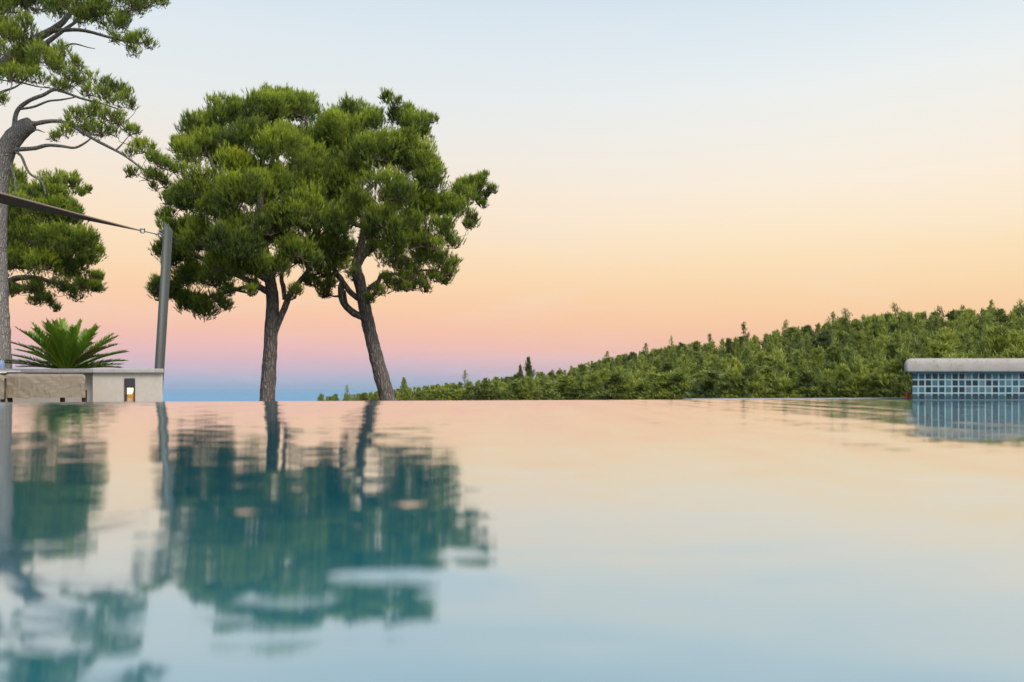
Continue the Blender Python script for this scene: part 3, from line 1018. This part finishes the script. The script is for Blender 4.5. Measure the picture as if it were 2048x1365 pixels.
T3_BLOBS = [
    (25, 25, 44, .8), (75, 20, 40, .8), (130, 15, 40, .8), (180, 20, 36, .8), (225, 12, 34, .8), (268, 18, 28, .8), (300, 12, 24, .8), (325, 8, 16, .7), (205, 48, 34, .8), (245, 55, 28, .8), (165, 45, 26, .6), (285, 85, 18, .7), (300, 95, 14, .6), (262, 92, 16, .5), (230, 84, 14, .4),
    (15, 75, 40, .8), (55, 65, 30, .6), (20, 115, 34, .7), (50, 140, 30, .8), (90, 125, 32, .9), (115, 140, 26, .9), (70, 165, 26, .8), (25, 160, 28, .6), (140, 155, 18, .7), (155, 130, 12, .5), (125, 110, 16, .6),
    (120, 180, 20, .6), (160, 165, 18, .7), (182, 158, 16, .6), (205, 178, 20, .75), (235, 185, 20, .75), (255, 195, 14, .7), (262, 215, 10, .7), (215, 205, 20, .6), (180, 190, 18, .6), (235, 212, 16, .5),
    (155, 235, 20, .8), (185, 230, 22, .9), (215, 240, 24, .9), (240, 250, 18, .8), (140, 258, 18, .8), (170, 258, 22, .7), (200, 265, 20, .7), (225, 270, 14, .7), (258, 268, 12, .8), (110, 280, 12, .5), (130, 272, 14, .5),
    (275, 295, 14, .7), (292, 305, 18, .85), (312, 325, 20, .95), (330, 338, 16, .95), (347, 345, 12, .9), (262, 310, 12, .4), (272, 350, 14, .5), (295, 360, 12, .4), (320, 360, 12, .5), (258, 352, 8, .4), (310, 380, 10, .3), (330, 375, 10, .4),
    (5, 205, 10, .5), (-20, 150, 30, .7), (-60, 80, 60, .7), (-30, 30, 50, .8), (-90, 0, 60, .8), (-40, -50, 60, .8), (30, -40, 55, .8), (90, -40, 50, .8), (150, -45, 48, .8), (210, -40, 44, .8), (260, -30, 34, .8), (60, -100, 50, .8), (130, -100, 46, .8), (-20, -110, 60, .8), (190, -95, 40, .8),
]
pine('maritime_pine', 'tall pine with a pale grey trunk and bent broken limb behind the covered bench', 15.0, T3_TRUNK, T3_LIMBS, T3_BLOBS, M_BARK2, (90, 120), 330, 330, 1.3, 330, 23, shoot=.105, blades=11, width=.0085, back=.5, twig_r=.006, sides=24, sub=9, bt=.36)

# --- lower pine behind it
T4_TRUNK = [(-60, 880, 18), (-55, 700, 15), (-40, 600, 13), (-10, 520, 10), (30, 440, 7), (60, 390, 4)]
T4_LIMBS = [
    [(-35, 600, 9), (10, 572, 8), (30, 558, 6), (70, 556, 4.5), (110, 566, 3.5), (160, 578, 2)],
    [(-15, 540, 7), (40, 500, 6), (100, 470, 4), (150, 460, 2.5)],
    [(20, 565, 4), (60, 580, 3), (90, 598, 2), (112, 620, 1)],
    [(30, 440, 4), (80, 400, 3), (140, 372, 1.6)],
]
T4_BLOBS = [
    (30, 372, 26), (62, 395, 28), (20, 400, 30), (105, 375, 20, .7), (130, 365, 16, .6), (152, 372, 14, .6), (162, 390, 9, .6), (110, 400, 30), (42, 430, 42), (92, 432, 42), (132, 442, 34), (150, 430, 16, .8), (60, 490, 46), (112, 492, 42), (152, 492, 36), (178, 480, 18, .9), (10, 470, 40),
    (30, 530, 36), (90, 540, 36), (140, 540, 36), (182, 528, 22), (195, 562, 15, .9), (165, 575, 22, .8), (120, 580, 20, .5), (65, 575, 22, .45), (95, 605, 16, .3), (75, 595, 16, .35), (140, 590, 16, .45), (195, 580, 12, .7), (35, 585, 14, .35), (110, 622, 9, .3), (-40, 480, 50), (-60, 420, 50), (-30, 550, 40, .7), (188, 505, 16, .9), (25, 345, 12, .6),
]
pine('maritime_pine', 'dense rounded pine behind the grey trunk and the sail', 26.0, T4_TRUNK, T4_LIMBS, T4_BLOBS, M_BARK, (60, 480), 150, 140, 2.4, 130, 24, shoot=.155, blades=13, width=.0135, back=.9, bt=.34)

# --- cycad behind the wall
CYX, CYY = wx(136, 11.2), 11.2
cz = wz(741, 11.2)
cy = empty('cycad_palm', (CYX, CYY, -1.1), 'deep green cycad with a fan of stiff feathery fronds behind the wall', 'cycad')
t = Tubes()
t.add([(CYX, CYY, -1.15), (CYX, CYY, -.5), (CYX, CYY, cz + .02)], [.17, .16, .13], 14, step=.08, rough=.25, freq=14)
link('trunk', t.mesh('trunk'), M_TWIG, cy)


def frond(tip_px, tip_py, dy, sag, tint, seed, wid=.145, mat=None):
    rng = np.random.default_rng(seed)
    tip = P(tip_px, tip_py, CYY); tip.y += dy
    b0 = Vector((CYX, CYY, cz)) + Vector(((tip.x - CYX) * .06, dy * .08, 0))
    ctrl = b0.lerp(tip, .5) + Vector((0, 0, sag))
    N = 60
    pts = [b0 * (1 - s) ** 2 + ctrl * 2 * s * (1 - s) + tip * s * s for s in np.linspace(0, 1, N)]
    V, T = [], []
    L = (tip - b0).length
    for i in range(3, N):
        s = i / (N - 1)
        p = pts[i]; d = (pts[min(i + 1, N - 1)] - pts[i - 1]).normalized()
        lat = d.cross(Vector((0, 0, 1)))
        if lat.length < .15: lat = d.cross(Vector((0, 1, 0)))
        lat.normalize()
        # blades face the viewer's half-space or the sky, in a shallow V
        nrm = lat.cross(d).normalized()
        l = wid * L / .75 * (math.sin(math.pi * min(1, .12 + s * .80)) ** .7) * (.9 + .2 * rng.random()) + .015
        for sd in (-1, 1):
            dv = (d * (.95 + .25 * rng.random()) + lat * sd * .85 + nrm * .35 + Vector(rng.normal(size=3)) * .06).normalized()
            w = d * (.0105)
            a = p - w; b = p + w; mid = p + dv * l * .6 + Vector((0, 0, -.006)); e = p + dv * l + Vector((0, 0, -.012 * rng.random()))
            tt = tint + rng.normal() * .06
            V += [a, b, mid + w * .7, a, mid + w * .7, mid - w * .7, mid - w * .7, mid + w * .7, e]
            T += [tt] * 8 + [tt + .25]
    rt = Tubes(); rt.add(pts, [.011 * (1 - .75 * i / N) for i in range(N)], 6)
    o = len(V)
    for q in rt.Q:
        for tri in ((q[0], q[1], q[2]), (q[0], q[2], q[3])):
            for k in tri: V.append(rt.V[k]); T.append(.72)
    me = tri_mesh('frond', np.array([tuple(v) for v in V]), np.clip(np.array(T), 0, 1))
    o = link('frond', me, mat or M_CYCAD, cy)
    if mat: o['label'] = 'thin browned frond'


FR = [(150, 655, -.7, .04, .45), (100, 672, -.6, .08, .4), (84, 680, .3, .08, .35), (186, 662, -.5, .07, .45), (202, 680, .3, .09, .4), (222, 690, -.5, .10, .4), (126, 650, .3, .04, .4), (160, 655, .4, .04, .4), (50, 692, .1, .09, .35), (30, 724, -.3, .06, .3), (232, 703, .3, .08, .4), (24, 711, 0, .03, .35), (34, 702, .25, .06, .3), (52, 702, -.2, .08, .38), (45, 664, .15, .10, .4), (74, 650, -.1, .07, .45), (106, 644, -.15, .05, .5), (116, 640, .1, .05, .45), (138, 648, -.35, .03, .45),
      (147, 660, -.6, .02, .48), (163, 643, .0, .05, .5), (176, 650, .2, .06, .45), (206, 657, -.15, .09, .5), (212, 671, -.3, .10, .48), (226, 674, .1, .10, .42), (240, 691, -.1, .10, .42), (228, 712, -.3, .08, .36),
      (243, 722, .1, .07, .32), (248, 730, -.1, .05, .4), (220, 735, .3, .05, .3), (22, 734, .2, .05, .15), (60, 718, .4, .07, .25), (90, 660, .5, .07, .3), (130, 655, .6, .04, .3), (190, 665, .5, .06, .3), (215, 700, .5, .06, .3),
      (66, 690, -.5, .10, .35), (120, 665, -.6, .06, .45), (170, 668, -.6, .06, .45), (196, 690, -.6, .08, .4), (40, 722, .5, .05, .2)]
for i, (a, b, c, d, e) in enumerate(FR):
    frond(a, b, c, d, e, 100 + i)


M_DEAD = mat_foliage('browned_leaflets', [(.0, (.10, .06, .03)), (.5, (.22, .14, .07)), (1.0, (.38, .26, .13))], .3)
frond(60, 660, -.3, .09, .4, 171, .10, M_DEAD)
frond(236, 697, -.35, .09, .5, 172, .10, M_DEAD)
frond(30, 728, -.4, .05, .3, 173, .10, M_DEAD)

# --- wooded hill
def feathered(rng, h, wide, nbr, per, shape, tint, shoot, blades, width, low=.06):
    """upswept feathery branches round a leader, each carrying clusters of shoots; returns needles, tints, branch tips"""
    CC, AA, TT, BR = [], [], [], []
    for i in range(nbr):
        s = low + (1.0 - low) * (i + rng.random()) / nbr
        L = wide * max(.06, (1 - s ** shape)) ** .75 * rng.uniform(.45, 1.15)
        a = rng.random() * 6.283
        rise = rng.uniform(.25, .75) + .9 * s
        d = np.array([math.cos(a), math.sin(a), rise]); d /= np.linalg.norm(d)
        b0 = np.array([0, 0, h * s - L * .35])
        m = max(3, int(per * (.35 + .65 * L / wide)))
        t = rng.uniform(.25, 1.0, m)
        jit = .10 + .10 * (1 - t)
        pos = b0 + d * (L * t)[:, None] + np.array([0, 0, .18 * L]) * (t ** 2)[:, None] + rng.normal(size=(m, 3)) * (jit * min(1.0, .35 + L * .6))[:, None]
        ax = unit(d * .6 + np.array([0, 0, .8]) + rng.normal(size=(m, 3)) * .3)
        bt = tint + rng.normal() * .07
        CC.append(pos); AA.append(ax)
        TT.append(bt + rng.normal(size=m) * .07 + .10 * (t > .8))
        BR.append((b0, b0 + d * L * .8))
    m = 14
    top = np.stack([rng.normal(size=m) * .07, rng.normal(size=m) * .07, h * rng.uniform(.9, 1.0, m)], 1)
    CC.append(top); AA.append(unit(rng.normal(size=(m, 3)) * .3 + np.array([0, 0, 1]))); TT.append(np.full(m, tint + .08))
    C = np.concatenate(CC)
    V, T = brush(C, np.concatenate(AA), shoot * rng.uniform(.6, 1.3, len(C)), np.concatenate(TT), blades, width, rng=rng)
    return V, np.clip(T, 0, 1), BR


def hill_proto(seed, h, wide, airy, tintbase, point):
    rng = np.random.default_rng(seed)
    V, T, BR = feathered(rng, h, wide, 44 if airy else 95, 17 if airy else 52, 2.4 if airy else 1.9 - point, tintbase, .34, 6, .042 if airy else .05, .15 if airy else .05)
    blobs = [(tuple(b[1]), .1, 1) for b in BR[::2]]
    tk = Tubes()
    lean = rng.normal() * .15
    tk.add([(0, 0, -1.2), (lean * .3, 0, h * .3), (lean * .5, 0, h * .6), (0, 0, h * .96)], [.15, .12, .08, .02], 6, step=.6)
    for (c, r, d) in blobs[::2]:
        tk.add([(0, 0, max(.2, c[2] - .4)), c], [.035, .012], 4)
    tv = np.array([tuple(v) for v in tk.V])
    tris = []
    for q in tk.Q: tris += [(q[0], q[1], q[2]), (q[0], q[2], q[3])]
    tris = np.array(tris)
    allV = np.concatenate([V, tv]); allT = np.concatenate([T, np.full(len(tv), .2)])
    f = np.concatenate([np.arange(len(V)).reshape(-1, 3), tris + len(V)])
    mi = np.concatenate([np.zeros(len(V) // 3, int), np.ones(len(tris), int)])
    me = mesh_np('hill_pine', allV, f, allT, mi)
    me.materials.append(M_YOUNG if tintbase >= .6 and h < 5 else M_HILL); me.materials.append(M_TWIG)
    return me


PROTO = [hill_proto(300 + i, 7.0, w, False, tb, pt) for i, (w, tb, pt) in enumerate([(1.9, .38, .3), (2.1, .44, .1), (1.7, .46, .4), (2.2, .36, .0), (1.8, .50, .3), (2.0, .40, .2), (1.7, .43, .5)])]
PALE = [hill_proto(330 + i, 4.0, w, False, tb, pt) for i, (w, tb, pt) in enumerate([(1.0, .68, .9), (.85, .72, .9), (1.2, .66, .8)])]
CONE = [hill_proto(345 + i, 7.0, w, False, tb, pt) for i, (w, tb, pt) in enumerate([(2.2, .46, .75), (2.4, .52, .6), (2.0, .56, .85), (2.3, .44, .7), (2.1, .60, .8), (2.5, .49, .65)])]  # lighter tints, painted as lit crowns against the darker infill
AIRY = [hill_proto(360 + i, 7.5, w, True, tb, pt) for i, (w, tb, pt) in enumerate([(2.3, .40, .8), (2.0, .36, .9), (1.5, .38, .9)])]
PH = 7.0


def place(name, me, X, Y, h, native, label, group=None, wide=1.0, rz=None):
    o = bpy.data.objects.new(name, me)
    COL.objects.link(o)
    z = float(ground_z(X, Y))
    o.location = (X, Y, z - .1)
    s = h / native
    o.scale = (s * wide, s * wide, s)
    o.rotation_euler = (0, 0, random.random() * 6.28 if rz is None else rz)
    return tag(o, label, 'pine tree', group)


random.seed(5)
GROUP = 'pines of the wooded hillside'
LAB = 'dark green pine standing close among others in the hillside wood'


def solve_k(u, py, h):
    lo, hi = 0.0, 1.0
    for _ in range(24):
        k = .5 * (lo + hi)
        Y = float(front_r(u) + (ridge_r(u) - front_r(u)) * k)
        X = (u - CX) * Y / F
        top = LEVEL - (float(ground_z(X, Y)) + h - CAM_H) * F / Y
        if top > py: lo = k
        else: hi = k
    return .5 * (lo + hi)


cands = []
row = 0
while row < 9:
    u = 640 + random.uniform(0, 15)
    while u < 2150:
        f = float(np.interp(u, [640, 1100, 1440, 2048], [0, .35, .8, 1]))
        dpy = 7 + 17 * f
        py = float(skyline(u)) + 2 + row * dpy + random.uniform(-.35, .45) * dpy
        if row == 0: py = float(skyline(u)) + random.uniform(-5, 5) * (.5 + .5 * f)
        if py < 788: cands.append((row, u, py))
        u += (15 + 19 * f) * random.uniform(.75, 1.25) * (1 + .05 * row)
    row += 1
cands.sort(key=lambda c: c[0])
print('hill trees', len(cands))
for (row, u, py) in cands[:270]:
    h = float(tree_h(u)) * random.uniform(.8, 1.1)
    k = solve_k(u, py, h)
    if row == 0: k = random.uniform(.92, 1.0)
    Y = float(front_r(u) + (ridge_r(u) - front_r(u)) * k)
    X = (u - CX) * Y / F
    h = max(2.0, CAM_H + (LEVEL - py) * Y / F - float(ground_z(X, Y)))
    me = random.choice(PROTO if row == 0 or (row == 1 and u > 1440) else CONE)
    place('hill_pine', me, X, Y, h, PH, LAB, GROUP, random.uniform(1.15, 1.9) * (6.5 / h) ** .4 * (1.45 if u < 1440 else 1.2))

# the many more pines behind and between them, one mass
def infill_proto(seed, tb):
    rng = np.random.default_rng(seed)
    V, T, _ = feathered(rng, 7.0, 1.8, 52, 15, 1.5, tb, .50, 4, .085)
    return V.reshape(-1, 3), T


INF = [infill_proto(400 + i, tb) for i, tb in enumerate((.22, .28, .34, .38, .25))]  # tints kept dark to paint the shaded gaps between crowns
rng = np.random.default_rng(88)
VV, TT_ = [], []
for i in range(560):
    u = 636 + (2180 - 636) * rng.random() ** 1.15
    sk = float(skyline(u)) - 1
    py = sk + (788 - sk) * rng.random() ** 3.2
    h = float(tree_h(u)) * rng.uniform(.8, 1.1)
    k = solve_k(u, py, h) if py > sk + 3 else rng.uniform(.93, 1.04)
    Y = float(front_r(u) + (ridge_r(u) - front_r(u)) * k)
    X = (u - CX) * Y / F
    h = max(2.0, CAM_H + (LEVEL - py) * Y / F - float(ground_z(X, Y)))
    V, T = INF[int(rng.integers(len(INF)))]
    a = rng.random() * 6.283
    sc = h / 7.0; sw = sc * rng.uniform(.8, 1.25) * (6.5 / h) ** .4
    ca, sa = math.cos(a) * sw, math.sin(a) * sw
    Q = np.empty_like(V)
    Q[:, 0] = V[:, 0] * ca - V[:, 1] * sa + X
    Q[:, 1] = V[:, 0] * sa + V[:, 1] * ca + Y
    Q[:, 2] = V[:, 2] * sc + float(ground_z(X, Y)) - .1
    VV.append(Q); TT_.append(np.clip(T + rng.normal() * .13, 0, 1))
tag(link('woodland', tri_mesh('woodland', np.concatenate(VV), np.concatenate(TT_)), M_HILL), 'dense mass of further green pines covering the hillside', 'woodland', kind='stuff')

# trees that stand out: (px, top py, depth share, mesh, label, width)
SPECIAL = [
    (1790, 609, .95, AIRY[0], 'tallest thin-crowned pine on the ridge, just left of and far behind the tiled wall', 1.0),
    (1692, 620, .95, AIRY[0], 'pair-topped airy pine on the ridge well left of the tallest ridge pine', 1.2),
    (1665, 627, .9, AIRY[1], 'slim dark pine on the ridge beside the pair-topped airy pine', 1.0),
    (1570, 643, .9, AIRY[0], 'lone bushy airy pine rising over the middle of the ridge', 1.0),
    (1488, 647, .95, AIRY[1], 'thin ragged pine where the wood first steps up from the lower slope', 1.0),
    (1728, 632, .9, AIRY[1], 'small open-crowned pine in the dip before the tallest ridge pine', 1.1),
    (1880, 615, .95, AIRY[0], 'open pine top above the left end of the stone coping', 1.0),
    (1925, 613, .95, AIRY[2], 'spindly pine top over the stone coping, beside the open pine top', 1.0),
    (1980, 603, .95, AIRY[2], 'tallest spire-like pine over the stone coping', 1.0),
    (2042, 603, .9, AIRY[0], 'ragged pine on the ridge at the very edge of the view', 1.0),
    (1343, 674, 1.0, AIRY[0], 'small flat-topped pine standing clear on the middle of the lower slope', .8),
    (1420, 669, 1.0, AIRY[2], 'narrow stub-like pine at the upper end of the lower slope', 1.2),
    (1290, 688, 1.0, AIRY[2], 'short dark pointed pine on the lower slope, first left of the flat-topped one', 1.3),
    (1213, 704, 1.0, AIRY[2], 'tiny dark pointed pine midway along the lower slope', 1.4),
    (1057, 718, .8, PROTO[0], 'tallest pine at the foot of the slope, right of the leaning trunk', 1.0),
    (1040, 733, .78, PROTO[2], 'shorter pine leaning on the tallest pine at the slope foot', 1.0),
    (930, 742, .8, AIRY[0], 'scrubby pine midway between the leaning trunk and the tallest slope-foot pine', 1.0),
    (808, 757, .8, PROTO[4], 'first bushy pine right of the leaning trunk', 1.0),
    (694, 772, .8, AIRY[0], 'small ragged pine left of the leaning trunk near the sea', 1.0),
    (1655, 752, .04, PALE[0], 'pale green young pine at the foot of the wood, left one of three', 1.3),
    (1685, 742, .05, PALE[0], 'tallest pale green young pine of three at the foot of the wood', 1.1),
    (1725, 745, .05, PALE[1], 'slim pale green young pine nearest the dark hollow beside the tiled wall', 1.3),
    (1797, 765, .0, PALE[2], 'grey green young shrub-like pine beside the red marker', 1.2),
    (1483, 762, .02, PALE[1], 'pale green sapling below the thin ragged ridge pine', 1.3),
    (1570, 768, .0, PALE[0], 'low pale green sapling below the lone bushy ridge pine', 1.2),
    (1525, 712, .35, PALE[0], 'light green conical pine halfway up the wood', 1.2),
    (1557, 712, .3, PALE[1], 'slender light green pine halfway up the wood', 1.4),
    (1895, 680, .25, PALE[2], 'bright green round-topped pine above the stone coping', 1.3),
    (1995, 668, .22, PALE[2], 'brightest yellow green bushy pine above the stone coping', 1.7),
]
for (u, py, k, me, lab, wd) in SPECIAL:
    Y = float(front_r(u) + (ridge_r(u) - front_r(u)) * k)
    X = (u - CX) * Y / F
    top = CAM_H - (py - LEVEL) * Y / F
    h = top - float(ground_z(X, Y))
    nat = 7.0 if me in PROTO else (4.0 if me in PALE else 7.5)
    o = place('hill_pine', me, X, Y, h, nat, lab, None, wd * (nat / max(h, 2.5)) ** .25)

# scrub between the trees
rng = np.random.default_rng(77)
nS = 4500
uu_ = rng.uniform(600, 2250, nS); kk = rng.random(nS) * 1.05
Yv = front_r(uu_) - 6 + (ridge_r(uu_) - front_r(uu_) + 6) * kk
Xv = (uu_ - CX) * Yv / F
Zv = ground_z(Xv, Yv)
C = np.repeat(np.stack([Xv, Yv, Zv], 1), 14, 0) + rng.normal(size=(nS * 14, 3)) * np.array([.5, .5, .3]) + np.array([0, 0, .35])
Ax = unit(rng.normal(size=(nS * 14, 3)) * .5 + np.array([0, 0, 1]))
Vs, Ts = brush(C, Ax, np.full(len(C), .5), np.repeat(rng.normal(.34, .1, nS), 14), 5, .1, rng=rng)
tag(link('undergrowth', tri_mesh('undergrowth', Vs, np.clip(Ts, 0, 1)), M_HILL), 'low green scrub covering the hillside between the pines', 'undergrowth', kind='stuff')

# ================================================================ AIR
t = NT('evening_haze')
pv = t.n('ShaderNodeVolumePrincipled')
pv.inputs['Color'].default_value = (.64, .76, .97, 1)
pv.inputs['Density'].default_value = 4.0e-5
t.t.links.new(pv.outputs[0], t.out.inputs['Volume'])
bm = bmesh.new()
add_box(bm, -36000, 36000, -36000, 36000, -96, 32)
tag(link('haze', bm_mesh('haze', bm), t.m), kind='stuff')

# ================================================================ SKY, SUN, CAMERA
SUN_EL, SUN_AZ = math.radians(42), math.radians(142)      # evening glow from behind the camera
w = bpy.data.worlds.new('World')
scene.world = w
w.use_nodes = True
nt = w.node_tree
nt.nodes.clear()


class WT(NT):
    def __init__(self): self.t = nt


t = WT()
out = t.n('ShaderNodeOutputWorld')
tc = t.n('ShaderNodeTexCoord')
sep = t.n('ShaderNodeSeparateXYZ'); t.put(sep.inputs[0], tc.outputs['Generated'])


def zz(y):                                             # sin(elevation) of photo row y
    a = math.atan((LEVEL - y) / F)
    return math.sin(a)


def stops(rows):
    s = [((zz(y) + .1) / 1.1, lin(*[v + (.3 * c[0] + .6 * c[1] + .1 * c[2] - v) * .09 for v in c])) for y, c in rows]
    return sorted(s, key=lambda e: e[0])


L_ROWS = [(870, (104, 156, 198)), (795, (124, 170, 207)), (776, (146, 178, 209)), (755, (180, 182, 207)), (730, (212, 184, 199)), (700, (238, 188, 186)), (665, (248, 194, 172)), (625, (253, 202, 166)), (570, (254, 214, 170)),
          (500, (254, 224, 188)), (430, (251, 229, 204)), (340, (243, 233, 220)), (240, (233, 236, 234)), (110, (224, 234, 240)), (0, (214, 229, 240)), (-500, (178, 208, 232)), (-1600, (150, 188, 222))]
R_ROWS = [(870, (120, 140, 180)), (780, (190, 165, 180)), (740, (226, 178, 172)), (700, (246, 190, 158)), (650, (252, 204, 158)), (600, (253, 214, 166)), (540, (254, 224, 180)), (470, (254, 233, 200)), (390, (252, 238, 218)),
          (300, (244, 240, 230)), (200, (236, 241, 240)), (100, (222, 235, 242)), (0, (209, 227, 240)), (-500, (176, 207, 232)), (-1600, (150, 188, 222))]
zf = t.math('DIVIDE', t.math('ADD', sep.outputs[2], .1), 1.1)
# faint high streaks shift the bands slightly
nz = t.noise(t.mapping(tc.outputs['Generated'], (3, 3, 26)), 1.0, 4)
zf = t.math('ADD', zf, t.math('MULTIPLY', t.math('SUBTRACT', nz.outputs[0], .5), .010))
cl = t.ramp(zf, stops(L_ROWS)); cr = t.ramp(zf, stops(R_ROWS))
mr = t.n('ShaderNodeMapRange', interpolation_type='SMOOTHSTEP')
t.put(mr.inputs[0], sep.outputs[0]); mr.inputs[1].default_value = -.30; mr.inputs[2].default_value = .50
front = t.mix(mr.outputs[0], cl, cr)
sky = t.n('ShaderNodeTexSky', sky_type='NISHITA')
sky.sun_disc = False
sky.sun_elevation = SUN_EL
sky.sun_rotation = SUN_AZ
sky.air_density = 1.0; sky.dust_density = 2.0; sky.ozone_density = 1.0
skym = t.n('ShaderNodeVectorMath', operation='SCALE')
t.put(skym.inputs[0], sky.outputs[0]); skym.inputs['Scale'].default_value = .145
mb = t.n('ShaderNodeMapRange', interpolation_type='SMOOTHSTEP')
t.put(mb.inputs[0], sep.outputs[1]); mb.inputs[1].default_value = .25; mb.inputs[2].default_value = -.45
col = t.mix(mb.outputs[0], front, skym.outputs[0])
# thin uneven veil of high cloud
cn = t.noise(t.mapping(tc.outputs['Generated'], (2.2, 2.2, 16), (4, 1, 2)), 1.6, 6, .6, .5)
veil = t.ramp(cn.outputs[0], [(.50, (0, 0, 0)), (.72, (.16, .16, .16))])
col = t.mix(veil, col, (.84, .80, .78))
bg = t.n('ShaderNodeBackground', i_Color=col, i_Strength=1.0)
nt.links.new(bg.outputs[0], out.inputs[0])

sd = bpy.data.lights.new('sun', 'SUN')
sd.energy = 2.5
sd.angle = math.radians(32)
sd.color = (1.0, .92, .80)
so = bpy.data.objects.new('sun', sd)
COL.objects.link(so)
sun_dir = Vector((math.sin(SUN_AZ) * math.cos(SUN_EL), math.cos(SUN_AZ) * math.cos(SUN_EL), math.sin(SUN_EL)))
so.rotation_euler = sun_dir.to_track_quat('Z', 'Y').to_euler()

cd = bpy.data.cameras.new('camera')
cam = bpy.data.objects.new('camera', cd)
COL.objects.link(cam)
cam.location = (0, 0, CAM_H)
cam.rotation_euler = (math.radians(90), 0, 0)
cd.sensor_width = 36
cd.lens = 36 * F / 2048
cd.shift_y = (LEVEL - 682.5) / 2048
cd.clip_start = .02
cd.clip_end = 100000
cd.dof.use_dof = True
cd.dof.focus_distance = 19.0
cd.dof.aperture_fstop = 3.2
scene.camera = cam

scene.view_settings.view_transform = 'Standard'
scene.view_settings.look = 'None'
scene.view_settings.exposure = 0
scene.view_settings.gamma = 1
try:
    scene.cycles.use_denoising = True
    scene.cycles.max_bounces = 8
    scene.cycles.diffuse_bounces = 4
    scene.cycles.caustics_reflective = False
    scene.cycles.sample_clamp_indirect = 6
except Exception:
    pass
